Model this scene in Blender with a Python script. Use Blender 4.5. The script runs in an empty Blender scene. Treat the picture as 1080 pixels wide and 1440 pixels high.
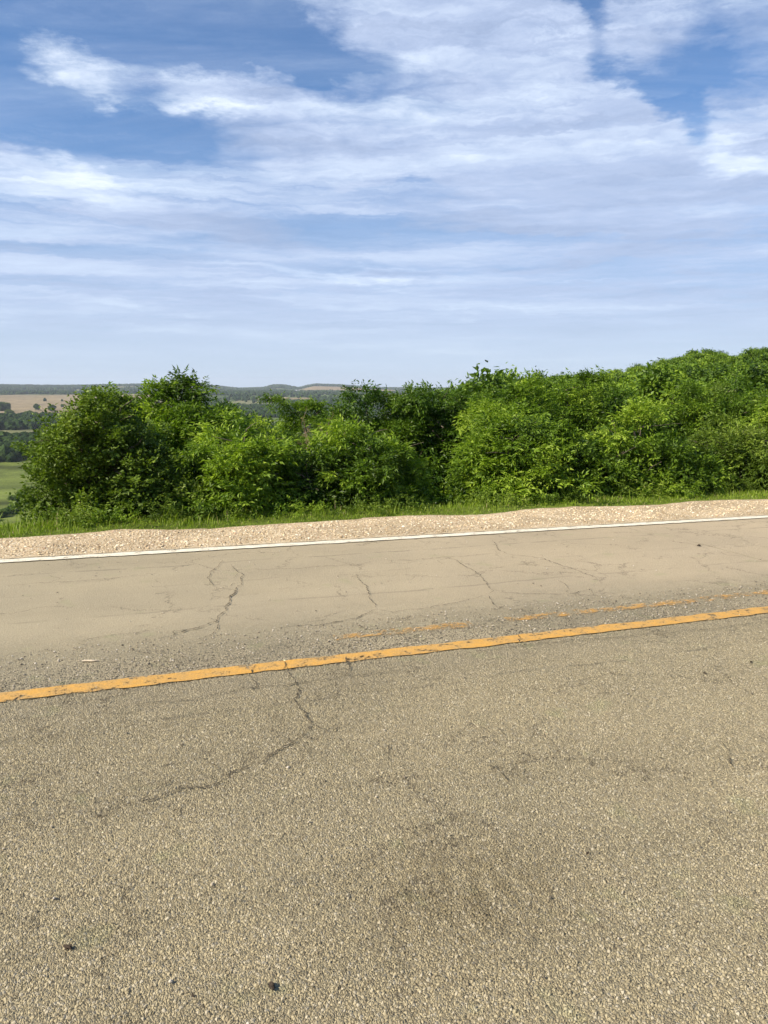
import bpy, math, random
import numpy as np
from mathutils import Matrix, Vector

scene = bpy.context.scene
col = scene.collection
PI = math.pi
rad = math.radians

# ------------------------------------------------------------------ camera
F = 1040.0
PITCH = rad(9.66)
EYE = 1.7
cam_d = bpy.data.cameras.new('camera')
cam = bpy.data.objects.new('camera', cam_d)
col.objects.link(cam)
cam_d.sensor_fit = 'VERTICAL'
cam_d.sensor_height = 36.0
cam_d.lens = 36.0 * F / 1440.0
cam_d.clip_start = 0.05
cam_d.clip_end = 40000
cam.location = (0, 0, EYE)
cam.rotation_euler = (PI / 2 - PITCH, 0, 0)
scene.camera = cam
scene.render.resolution_x = 768
scene.render.resolution_y = 1024

# light direction: from behind, to the left
SUN_EL = rad(38)
SUN_AZ = rad(-116)          # measured from +Y (view direction) towards +X
sun_vec = Vector((math.sin(SUN_AZ) * math.cos(SUN_EL), math.cos(SUN_AZ) * math.cos(SUN_EL), math.sin(SUN_EL)))
sd = bpy.data.lights.new('sun', 'SUN')
sd.energy = 4.9
sd.angle = rad(0.5)
sd.color = (1.0, 0.90, 0.74)
sun = bpy.data.objects.new('sun', sd)
col.objects.link(sun)
sun.location = (-20, -10, 30)
sun.rotation_euler = sun_vec.to_track_quat('Z', 'Y').to_euler()

scene.view_settings.view_transform = 'Standard'
scene.view_settings.look = 'None'
scene.view_settings.exposure = 0.72
scene.view_settings.gamma = 1.0
try:
    scene.view_settings.use_curve_mapping = False
except Exception:
    pass


def ray(px, py):
    x = (px - 540) / F
    yy = -(py - 720) / F
    return np.array([x, math.cos(PITCH) + yy * math.sin(PITCH), -math.sin(PITCH) + yy * math.cos(PITCH)])


def azel(px, py):
    d = ray(px, py)
    return math.degrees(math.atan2(d[0], d[1])), math.degrees(math.atan2(d[2], math.hypot(d[0], d[1])))


# ------------------------------------------------------------------ node helper
class NT:
    def __init__(s, tree):
        s.t = tree
        s.n = tree.nodes
        s.l = tree.links

    def put(s, sock, v):
        if v is None:
            return
        if isinstance(v, bpy.types.NodeSocket):
            s.l.new(v, sock)
        else:
            sock.default_value = v

    def node(s, kind, **kw):
        n = s.n.new(kind)
        for k, v in kw.items():
            setattr(n, k, v)
        return n

    def math(s, op, a, b=None, c=None, clamp=False):
        n = s.node('ShaderNodeMath', operation=op)
        n.use_clamp = clamp
        for i, v in enumerate((a, b, c)):
            s.put(n.inputs[i], v)
        return n.outputs[0]

    def vmath(s, op, a, b=None, sc=None):
        n = s.node('ShaderNodeVectorMath', operation=op)
        s.put(n.inputs[0], a)
        if b is not None:
            s.put(n.inputs[1], b)
        if sc is not None:
            s.put(n.inputs[3], sc)
        return n.outputs[1] if op in ('LENGTH', 'DOT_PRODUCT', 'DISTANCE') else n.outputs[0]

    def noise(s, vec, scale, detail=2, rough=0.5, dist=0.0, color=False):
        n = s.node('ShaderNodeTexNoise')
        s.put(n.inputs['Vector'], vec)
        s.put(n.inputs['Scale'], scale)
        s.put(n.inputs['Detail'], detail)
        s.put(n.inputs['Roughness'], rough)
        s.put(n.inputs['Distortion'], dist)
        return n.outputs['Color'] if color else n.outputs['Fac']

    def vor(s, vec, scale, feature='F1', out='Distance', rnd=1.0, smooth=None):
        n = s.node('ShaderNodeTexVoronoi', feature=feature)
        s.put(n.inputs['Vector'], vec)
        s.put(n.inputs['Scale'], scale)
        s.put(n.inputs['Randomness'], rnd)
        if smooth is not None:
            s.put(n.inputs['Smoothness'], smooth)
        return n.outputs[out]

    def mr(s, v, a, b, c=0.0, d=1.0, smooth=True):
        n = s.node('ShaderNodeMapRange', interpolation_type='SMOOTHSTEP' if smooth else 'LINEAR')
        s.put(n.inputs[0], v)
        for i, x in enumerate((a, b, c, d)):
            s.put(n.inputs[i + 1], x)
        return n.outputs[0]

    def mix(s, f, a, b, blend='MIX'):
        n = s.node('ShaderNodeMix', data_type='RGBA', blend_type=blend)
        s.put(n.inputs[0], f)
        for i, v in ((6, a), (7, b)):
            if isinstance(v, (tuple, list)) and len(v) == 3:
                v = (*v, 1)
            s.put(n.inputs[i], v)
        return n.outputs[2]

    def ramp(s, f, stops):
        n = s.node('ShaderNodeValToRGB')
        cr = n.color_ramp
        while len(cr.elements) < len(stops):
            cr.elements.new(0.5)
        for e, (p, c) in zip(cr.elements, stops):
            e.position = p
            e.color = (*c, 1)
        s.put(n.inputs[0], f)
        return n.outputs[0]

    def xyz(s, v):
        n = s.node('ShaderNodeSeparateXYZ')
        s.put(n.inputs[0], v)
        return n.outputs

    def comb(s, x, y, z):
        n = s.node('ShaderNodeCombineXYZ')
        for i, v in enumerate((x, y, z)):
            s.put(n.inputs[i], v)
        return n.outputs[0]

    def bump(s, h, strength, dist, normal=None):
        n = s.node('ShaderNodeBump')
        s.put(n.inputs['Strength'], strength)
        s.put(n.inputs['Distance'], dist)
        s.put(n.inputs['Height'], h)
        if normal is not None:
            s.put(n.inputs['Normal'], normal)
        return n.outputs[0]


# ------------------------------------------------------------------ sky
world = bpy.data.worlds.new('World')
scene.world = world
world.use_nodes = True
wt = world.node_tree
wt.nodes.clear()
W = NT(wt)
sky = W.node('ShaderNodeTexSky', sky_type='NISHITA')
sky.sun_disc = False
sky.sun_elevation = SUN_EL
sky.sun_rotation = SUN_AZ
sky.altitude = 200
sky.air_density = 1.0
sky.dust_density = 0.3
sky.ozone_density = 1.6
SKY_K = 0.085
tc = W.node('ShaderNodeTexCoord')
dvec = tc.outputs['Generated']
dx, dy, dz = W.xyz(dvec)
az = W.math('MULTIPLY', W.math('ARCTAN2', dx, dy), 180 / PI)
el = W.math('MULTIPLY', W.math('ARCSINE', dz), 180 / PI)
zp = W.math('ADD', W.math('MAXIMUM', dz, 0.0), 0.10)
plane = W.comb(W.math('DIVIDE', dx, zp), W.math('DIVIDE', dy, zp), 0.0)
base = W.comb(az, el, 0.0)
# domain warp so that no cloud keeps a clean outline
wn = W.noise(plane, 2.1, 4, 0.6, color=True)
warp = W.vmath('MULTIPLY', W.vmath('SUBTRACT', wn, (0.5, 0.5, 0.5)), (11.0, 6.0, 0.0))
wn2 = W.noise(plane, 8.0, 7, 0.68, color=True)
warp2 = W.vmath('SCALE', W.vmath('MULTIPLY', W.vmath('SUBTRACT', wn2, (0.5, 0.5, 0.5)), (5.5, 3.6, 0.0)), sc=W.mr(el, 8.0, 26.0, 0.18, 1.0))
P = W.vmath('ADD', W.vmath('ADD', base, warp), warp2)


def ell_sum(specs, start):
    acc = start
    for (cx, cy, w, h, rot, wt_) in specs:
        a, e = azel(cx, cy)
        sx = math.degrees(w / F) * (0.94)
        sy = math.degrees(h / F) * (0.94)
        m = W.node('ShaderNodeMapping', vector_type='TEXTURE')
        W.put(m.inputs[0], P)
        m.inputs[1].default_value = (a, e, 0)
        m.inputs[2].default_value = (0, 0, rad(rot))
        m.inputs[3].default_value = (sx, sy, 1)
        d = W.vmath('LENGTH', m.outputs[0])
        g = W.mr(d, 1.25, 0.0, 0.0, wt_)
        acc = W.math('ADD', acc, g) if acc is not None else g
    return acc


# big fbm, stretched by the perspective of the cloud layer
pl2 = W.vmath('MULTIPLY', plane, (1.0, 1.7, 1.0))
fb = W.noise(pl2, 1.5, 8, 0.58, 0.3)
fine0 = W.noise(pl2, 6.5, 8, 0.62, 0.4)
fine = W.math('ADD', 0.5, W.math('MULTIPLY', W.math('SUBTRACT', fine0, 0.5), W.mr(el, 6.0, 26.0, 0.25, 1.0)))
veil = W.noise(W.vmath('MULTIPLY', plane, (0.35, 1.6, 1)), 1.2, 8, 0.62, 0.6)
dens0 = W.math('ADD', W.math('MULTIPLY', W.math('SUBTRACT', fb, 0.5), 1.5), W.math('MULTIPLY', W.math('SUBTRACT', fine, 0.5), 1.35))
# px, py, half width, half height, tilt, weight (positions on the sky vault, in the photograph's degrees)
CL = [
    (95, 62, 85, 60, -20, 1.25), (235, 108, 95, 42, -18, 1.0), (335, 128, 110, 50, -20, 1.1), (440, 155, 90, 42, -10, .9),
    (370, 225, 190, 52, -5, 1.0), (560, 235, 180, 60, -5, .8), (60, 262, 210, 52, -4, 1.15), (240, 300, 190, 45, -6, .8),
    (600, 20, 240, 85, 0, 1.2), (800, 60, 130, 60, -35, .7), (700, 170, 330, 130, -12, 1.3), (860, 170, 180, 110, -30, .9), (900, 270, 320, 110, 0, 1.2),
    (920, 10, 130, 42, 8, 1.2), (1060, 50, 90, 60, 60, .8), (1070, 210, 90, 50, -30, 1.0), (1090, 150, 60, 70, 0, .5),
    (540, 340, 900, 60, 0, .35), (400, 420, 1400, 110, 0, .9), (900, 470, 1600, 90, 0, .9),
    (70, 190, 110, 14, -4, .35), (140, 165, 40, 10, -12, .4),
]
GAP = [
    (172, 92, 34, 60, 20, -.22), (20, 30, 60, 60, 0, -.4),
    (240, 40, 260, 60, 0, -.9), (60, 175, 220, 50, -8, -1.0), (230, 195, 160, 45, -10, -.9), (420, 75, 160, 50, -15, -.9), (560, 120, 110, 30, -10, -.25),
    (480, 268, 150, 13, -2, -.75), (600, 272, 70, 20, -5, -.6), (60, 325, 180, 24, -4, -1.3), (880, 95, 150, 30, -38, -1.25), (960, 130, 60, 40, -50, -1.0), (1030, 100, 60, 60, 0, -.8),
    (720, 340, 190, 14, 0, -.95), (860, 382, 120, 12, 0, -.55), (640, 365, 140, 10, 0, -.4), (930, 335, 150, 8, 2, -.5), (800, 10, 60, 25, -30, -.9),
]
dens = ell_sum(CL, dens0)
dens = ell_sum(GAP, dens)
# behind and above the photograph's field the same broken cloud goes on
alpha = W.mr(dens, -0.42, 1.35, smooth=True)
# low veil over the whole horizon
lowveil = W.mr(W.math('ADD', el, W.math('MULTIPLY', W.math('SUBTRACT', veil, 0.5), 16.0)), 21.0, 9.0, 0.0, 0.93)
thin = W.mr(W.math('SUBTRACT', veil, W.math('MULTIPLY', el, 0.004)), 0.30, 0.72, 0.05, 0.50)
streak = W.noise(W.vmath('MULTIPLY', W.vmath('ADD', base, W.vmath('ADD', warp2, W.vmath('SCALE', warp, sc=.12))), (0.030, 0.50, 1)), 1.0, 7, 0.62, 0.3)
lowveil = W.math('MULTIPLY', lowveil, W.mr(streak, 0.38, 0.58, W.mr(el, 17.0, 2.0, 0.42, 0.97), 1.0))
solid = W.mr(fine, 0.30, 0.62, 0.84, 0.97)
alpha = W.math('MAXIMUM', W.math('MULTIPLY', alpha, solid), W.math('MAXIMUM', lowveil, thin))
# brightness of the cloud itself: thick = grey lavender, thin sunny rims = white
BR = [(95, 70, 85, 60, -20, .65), (235, 110, 80, 36, -18, .5), (300, 130, 60, 30, -20, .3), (1035, 208, 50, 24, -30, .8), (1085, 228, 36, 24, -30, .6), (60, 262, 180, 34, 0, .35), (400, 225, 120, 26, -4, .15), (150, 280, 90, 20, 0, .2),
      (470, 385, 240, 10, -2, .35), (760, 100, 80, 50, 0, .2), (900, 280, 300, 80, 0, -.30), (600, 200, 160, 50, 0, .1), (200, 430, 130, 8, 0, .15), (680, 440, 120, 6, 0, .15), (820, 395, 60, 4, 0, .2)]
br = ell_sum(BR, W.math('ADD', W.math('ADD', W.math('MULTIPLY', W.math('SUBTRACT', fine, 0.5), 0.9), W.math('MULTIPLY', W.math('SUBTRACT', streak, 0.5), 3.0)), W.math('MULTIPLY', W.math('SUBTRACT', fb, 0.5), -0.5)))
ccol = W.ramp(W.mr(br, -0.5, 1.0, 0, 1, False), [(0.0, (0.30, 0.37, 0.525)), (0.33, (0.375, 0.45, 0.615)), (0.60, (0.49, 0.57, 0.71)), (1.0, (0.74, 0.80, 0.88))])
# near the horizon the veil is greyer blue
hz = W.mr(el, 8.0, 0.0, 0.0, 0.85)
ccol = W.mix(hz, ccol, (0.43, 0.51, 0.625))
skyc = W.vmath('MULTIPLY', W.vmath('SCALE', sky.outputs[0], sc=SKY_K), (.60, .88, 1.16))
final = W.mix(alpha, skyc, ccol)
# the photograph's blue seen between clouds
bg = W.node('ShaderNodeBackground')
W.put(bg.inputs[0], final)
bg.inputs[1].default_value = 0.89
wo = W.node('ShaderNodeOutputWorld')
W.l.new(bg.outputs[0], wo.inputs[0])


# ------------------------------------------------------------------ numpy helpers
def h2(ix, iy, seed=0):
    n = (ix.astype(np.int64) * 374761393 + iy.astype(np.int64) * 668265263 + seed * 974634777) & 0xFFFFFFFF
    n = ((n ^ (n >> 13)) * 1274126177) & 0xFFFFFFFF
    n = n ^ (n >> 16)
    return (n & 0xFFFFFF) / float(0xFFFFFF)


def vnoise(x, y, seed=0):
    ix, iy = np.floor(x), np.floor(y)
    fx, fy = x - ix, y - iy
    fx = fx * fx * (3 - 2 * fx)
    fy = fy * fy * (3 - 2 * fy)
    a = h2(ix, iy, seed); b = h2(ix + 1, iy, seed); c = h2(ix, iy + 1, seed); d = h2(ix + 1, iy + 1, seed)
    return (a * (1 - fx) + b * fx) * (1 - fy) + (c * (1 - fx) + d * fx) * fy


def fbm(x, y, seed=0, oct=4):
    v = 0; a = 0.5; t = 0
    for i in range(oct):
        v = v + a * vnoise(x * 2 ** i, y * 2 ** i, seed + i * 17)
        t += a
        a *= 0.5
    return v / t


def sstep(v, a, b):
    t = np.clip((v - a) / (b - a), 0, 1)
    return t * t * (3 - 2 * t)


def make_obj(name, verts, faces, mats, parent=None, fattr=None, smooth=False, mat_idx=None, vcol=None):
    """verts Nx3, faces list of arrays (k x 3 or k x 4) -> one mesh object"""
    me = bpy.data.meshes.new(name)
    verts = np.asarray(verts, dtype=np.float32)
    if not isinstance(faces, list):
        faces = [faces]
    faces = [np.asarray(f, dtype=np.int32) for f in faces if len(f)]
    nl = sum(f.size for f in faces)
    nf = sum(len(f) for f in faces)
    me.vertices.add(len(verts))
    me.vertices.foreach_set('co', verts.ravel())
    me.loops.add(nl)
    me.polygons.add(nf)
    me.loops.foreach_set('vertex_index', np.concatenate([f.ravel() for f in faces]))
    tot = np.concatenate([np.full(len(f), f.shape[1], dtype=np.int32) for f in faces])
    st = np.concatenate([[0], np.cumsum(tot)[:-1]]).astype(np.int32)
    me.polygons.foreach_set('loop_start', st)
    me.polygons.foreach_set('loop_total', tot)
    if mat_idx is not None:
        me.polygons.foreach_set('material_index', np.asarray(mat_idx, dtype=np.int32))
    me.polygons.foreach_set('use_smooth', np.full(nf, smooth))
    if not isinstance(mats, (list, tuple)):
        mats = [mats]
    for m in mats:
        me.materials.append(m)
    me.update(calc_edges=True)
    if fattr is not None:
        a = me.attributes.new('tone', 'FLOAT', 'FACE')
        a.data.foreach_set('value', np.asarray(fattr, dtype=np.float32))
    if vcol is not None:
        a = me.attributes.new('land', 'FLOAT_COLOR', 'POINT')
        a.data.foreach_set('color', np.asarray(vcol, dtype=np.float32).ravel())
    me.validate()
    o = bpy.data.objects.new(name, me)
    col.objects.link(o)
    if parent is not None:
        o.parent = parent
    return o


def tag(o, label=None, cat=None, group=None, kind=None):
    if label: o['label'] = label
    if cat: o['category'] = cat
    if group: o['group'] = group
    if kind: o['kind'] = kind
    return o


def empty(name, loc):
    o = bpy.data.objects.new(name, None)
    o.location = loc
    o.empty_display_size = 0.3
    col.objects.link(o)
    return o


def copy_thing(o, loc, rz, sc, label=None, group=None):
    c = o.copy()
    col.objects.link(c)
    c.location = loc
    c.rotation_euler = (0, 0, rz)
    c.scale = sc
    if label: c['label'] = label
    if group: c['group'] = group
    for ch in list(o.children):
        k = ch.copy()
        col.objects.link(k)
        k.parent = c
    return c


def new_mat(name, disp=None):
    m = bpy.data.materials.new(name)
    m.use_nodes = True
    m.node_tree.nodes.clear()
    t = NT(m.node_tree)
    out = t.node('ShaderNodeOutputMaterial')
    return m, t, out


def principled(t, color, rough=0.8, spec=0.3, normal=None):
    b = t.node('ShaderNodeBsdfPrincipled')
    if isinstance(color, tuple):
        color = (*color, 1)
    t.put(b.inputs['Base Color'], color)
    t.put(b.inputs['Roughness'], rough)
    t.put(b.inputs['Specular IOR Level'], spec)
    if normal is not None:
        t.put(b.inputs['Normal'], normal)
    return b


# ------------------------------------------------------------------ road frame
u3 = np.array([0.94007425, 0.34065058, -0.01475101]); u3 /= np.linalg.norm(u3)
n3 = np.cross([0, 0, 1], u3); n3 /= np.linalg.norm(n3)
up3 = np.cross(u3, n3)
ROADM = Matrix([[u3[0], n3[0], up3[0], 0], [u3[1], n3[1], up3[1], 0], [u3[2], n3[2], up3[2], 0], [0, 0, 0, 1]])
uh = u3[:2] / np.linalg.norm(u3[:2])
SL = u3[2] / np.linalg.norm(u3[:2])


def st_of(x, y):
    return x * uh[0] + y * uh[1], x * n3[0] + y * n3[1]


def road_hit(px, py):
    r = ray(px, py)
    q = r * (-EYE / (r @ up3))
    return float(q @ u3), float(q @ n3)


T_Y, T_W, T_G, T_EDGE = 4.325, 7.87, 9.0, 9.9

# ridge line of the horizon: azimuth (deg) -> pixel row in the photograph
RX = [(-400, 541), (0, 541), (90, 542), (150, 541), (200, 540), (300, 542), (335, 546), (370, 545), (385, 541), (398, 541), (420, 545), (442, 540), (480, 541), (530, 545), (600, 546), (700, 545), (900, 543), (1400, 542)]
R_AZ = np.array([azel(a, b)[0] for a, b in RX])
R_EL = np.array([math.tan(rad(azel(a, b)[1])) for a, b in RX])


def height(x, y):
    s, t = st_of(x, y)
    r = np.hypot(x, y) + 1e-6
    a = np.degrees(np.arctan2(x, y))
    zroad = SL * np.clip(s, -400, 500)
    # embankment and slope beyond the verge
    d = np.maximum(t - T_EDGE, 0)
    drop = -0.42 * np.minimum(d, 6) - 0.30 * np.clip(d - 6, 0, 130)
    drop = drop + 0.25 * (fbm(x / 6, y / 6, 5) - 0.5) * sstep(d, 0.5, 6)
    zl = zroad + drop
    floor = -50 + 3.0 * (fbm(x / 260, y / 260, 3) - 0.5) + 9 * (fbm(x / 900, y / 900, 8, 3) - .5) * sstep(r, 900, 1800)
    # gentle rise towards the tan field, then the far ridges
    rise = 16 * sstep(r, 1400, 3000) + 0
    ridge_top = EYE + np.interp(a, R_AZ, R_EL) * 6000 - 9
    far = sstep(r, 3400, 6000)
    zf = floor + rise * (1 - far)
    zf = zf * (1 - far) + ridge_top * far
    zf = zf - 14 * sstep(r, 6200, 9000)
    zf = zf + (fbm(x / 700, y / 700, 21) - .5) * 26 * sstep(r, 1900, 3200) * (1 - sstep(r, 4300, 5600))
    k = sstep(t, 120, 200)
    zv = np.maximum(zl, zf) * (1 - k) + zf * k
    # wooded hill at the right
    hill = zroad * 0.3 + (-0.42 * np.minimum(d, 7)) + 1.6 * sstep(r, 25, 130) + 2.6 * sstep(a, 14, 30) * sstep(r, 45, 120) + 0.8 * (fbm(x / 14, y / 14, 9) - .5)
    m = sstep(a, 6, 15) * (1 - sstep(r, 170, 330)) * sstep(t, T_EDGE - .2, T_EDGE + 3)
    zz = zv * (1 - m) + hill * m
    z = np.where(t > T_EDGE, zz, zroad)
    # the side the photographer stands on
    nb = np.maximum(-t - 2.0, 0)
    z = np.where(t < 0, zroad + 0.25 * np.minimum(nb, 14) + 1.5 * (fbm(x / 20, y / 20, 31) - .5) * sstep(nb, 1, 10), z)
    return z


def hgt(x, y):
    return float(height(np.array([float(x)]), np.array([float(y)]))[0])


# ------------------------------------------------------------------ land cover
VOR_S = 210.0


def cover(x, y):
    """returns base colour per point and wood mask"""
    r = np.hypot(x, y)
    a = np.degrees(np.arctan2(x, y))
    s, t = st_of(x, y)
    # irregular fields: rotated warped cells
    wx = x + 90 * (fbm(x / 300, y / 300, 41) - .5)
    wy = y + 90 * (fbm(x / 300, y / 300, 43) - .5)
    cs = 170 + 0 * r
    gx, gy = (wx * .92 + wy * .38) / (cs * 1.7), (wy * .92 - wx * .38) / cs
    best = np.full(x.shape, 9.0); ida = np.zeros(x.shape); idb = np.zeros(x.shape)
    for i in (-1, 0, 1):
        for j in (-1, 0, 1):
            cx, cy = np.floor(gx) + i, np.floor(gy) + j
            qx = cx + .5 + .8 * (h2(cx, cy, 1) - .5)
            qy = cy + .5 + .8 * (h2(cx, cy, 2) - .5)
            dd = np.maximum(abs(gx - qx), abs(gy - qy))
            w = dd < best
            best = np.where(w, dd, best)
            ida = np.where(w, h2(cx, cy, 3), ida)
            idb = np.where(w, h2(cx, cy, 4), idb)
    pal = np.array([[.085, .130, .035], [.11, .160, .045], [.070, .105, .03], [.14, .185, .065], [.16, .17, .085], [.20, .165, .10], [.045, .075, .025]])
    c = pal[(ida * 6.99).astype(int)]
    c = c * (0.85 + 0.3 * idb)[..., None]
    # pasture just below the road (left)
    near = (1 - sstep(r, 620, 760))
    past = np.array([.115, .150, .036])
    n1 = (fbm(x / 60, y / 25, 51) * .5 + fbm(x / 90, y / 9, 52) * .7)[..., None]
    c = c * (1 - near[..., None]) + past * (0.35 + 1.1 * n1) * (1 - .5 * sstep(np.sin(y / 17 + x / 60 + 7 * fbm(x / 120, y / 60, 57)), .45, .85))[..., None] * near[..., None]  # darker terrace bands: their shadow strips are painted into the pasture colour
    # tan stubble hill
    tan = sstep(a, -36, -33) * (1 - sstep(a, -18, -14)) * sstep(r, 1250, 1400) * (1 - sstep(r, 3100, 3300))
    tc_ = np.array([.25, .205, .13])
    n2 = fbm(x / 160, y / 400, 53)[..., None]
    c = c * (1 - tan[..., None]) + tc_ * (0.72 + .5 * n2) * tan[..., None]
    # tan field in the middle distance
    t2 = sstep(a, -7.2, -5.6) * (1 - sstep(a, .2, 1.2)) * sstep(r, 4200, 4350) * (1 - sstep(r, 5350, 5500))
    c = c * (1 - t2[..., None]) + np.array([.25, .19, .105]) * t2[..., None]
    wood = sstep(fbm(x / 330, y / 230, 61), .50, .56)
    wood = np.maximum(wood * sstep(r, 760, 900), sstep(r, 5350, 5600))
    wood = np.maximum(wood, sstep(r, 3300, 3450) * (1 - sstep(r, 4000, 4200)) * sstep(fbm(x / 500, y / 400, 63), .42, .5))
    wood = wood * (1 - tan) * (1 - t2)
    # dark belt in front of the tan hill and at the foot of the pasture
    belt = (1 - sstep(a, -17, -12)) * np.maximum(sstep(r, 1010, 1050) * (1 - sstep(r, 1280, 1340)), sstep(r, 560, 600) * (1 - sstep(r, 730, 760)))
    wood = np.maximum(wood, belt)
    wood = wood * (1 - (1 - sstep(a, -17, -12)) * sstep(r, 770, 790) * (1 - sstep(r, 980, 1010)))
    c = c * (1 - wood[..., None]) + np.array([.028, .048, .016]) * wood[..., None]
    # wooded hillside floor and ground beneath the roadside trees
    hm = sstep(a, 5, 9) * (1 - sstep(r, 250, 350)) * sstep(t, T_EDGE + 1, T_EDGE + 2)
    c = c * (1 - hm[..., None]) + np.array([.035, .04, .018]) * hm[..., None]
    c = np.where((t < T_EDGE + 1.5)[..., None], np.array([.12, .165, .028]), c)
    return c, wood, tan, t2


# terrain mesh, fine in front and coarser behind
azs = np.concatenate([np.arange(-48, 48, .16), np.arange(48, 312, 1.6)])
rr = [0.0]
v = 0.6
while v < 9300:
    rr.append(v)
    v *= 1.021 if v < 60 else 1.017
rr = np.array(rr)
A, R = np.meshgrid(np.radians(azs), rr[1:])
X = R * np.sin(A); Y = R * np.cos(A)
Z = height(X, Y)
Sg, Tg = st_of(X, Y)
Z = np.where((Tg < T_G - .1) & (Tg > -1.6) & (abs(Sg) < 420), Z - 0.07, Z)
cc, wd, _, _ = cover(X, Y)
na, nr = len(azs), len(rr) - 1
V = np.stack([X, Y, Z], -1).reshape(-1, 3)
V = np.vstack([[0, 0, -0.07], V])
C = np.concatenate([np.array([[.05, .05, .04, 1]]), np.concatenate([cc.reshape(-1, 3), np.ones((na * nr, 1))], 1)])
ii = np.arange(na)
jj = (ii + 1) % na
tri = np.stack([np.zeros(na, int), 1 + jj, 1 + ii], 1)
q = []
base_i = 1 + np.arange(nr - 1)[:, None] * na
q = np.stack([base_i + ii, base_i + jj, base_i + na + jj, base_i + na + ii], -1).reshape(-1, 4)

m_land, T, out = new_mat('meadow_and_fields')
geo = T.node('ShaderNodeNewGeometry')
at = T.node('ShaderNodeAttribute', attribute_name='land')
pos = geo.outputs['Position']
cd = T.node('ShaderNodeVectorMath', operation='LENGTH')
n_a = T.noise(pos, .9, 5, .6)
n_b = T.noise(T.vmath('MULTIPLY', pos, (1, 1, 0)), .035, 6, .62)
n_c = T.noise(pos, 14, 3, .6)
cl = T.mix(0.7, at.outputs['Color'], T.mix(T.mr(n_b, .35, .65, 0, 1), (.62, .62, .6), (1.35, 1.3, 1.2)), 'MULTIPLY')
cl = T.mix(0.6, cl, T.mix(T.mr(n_a, .35, .65, 0, 1), (.65, .65, .6), (1.3, 1.25, 1.2)), 'MULTIPLY')
cl = T.mix(0.5, cl, T.mix(T.mr(n_c, .3, .7, 0, 1), (.55, .55, .5), (1.4, 1.35, 1.3)), 'MULTIPLY')
b = principled(T, cl, .95, .1, T.bump(n_a, .5, .15))
T.l.new(b.outputs[0], out.inputs[0])
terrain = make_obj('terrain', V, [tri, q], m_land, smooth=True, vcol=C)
tag(terrain, kind='structure')


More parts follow.
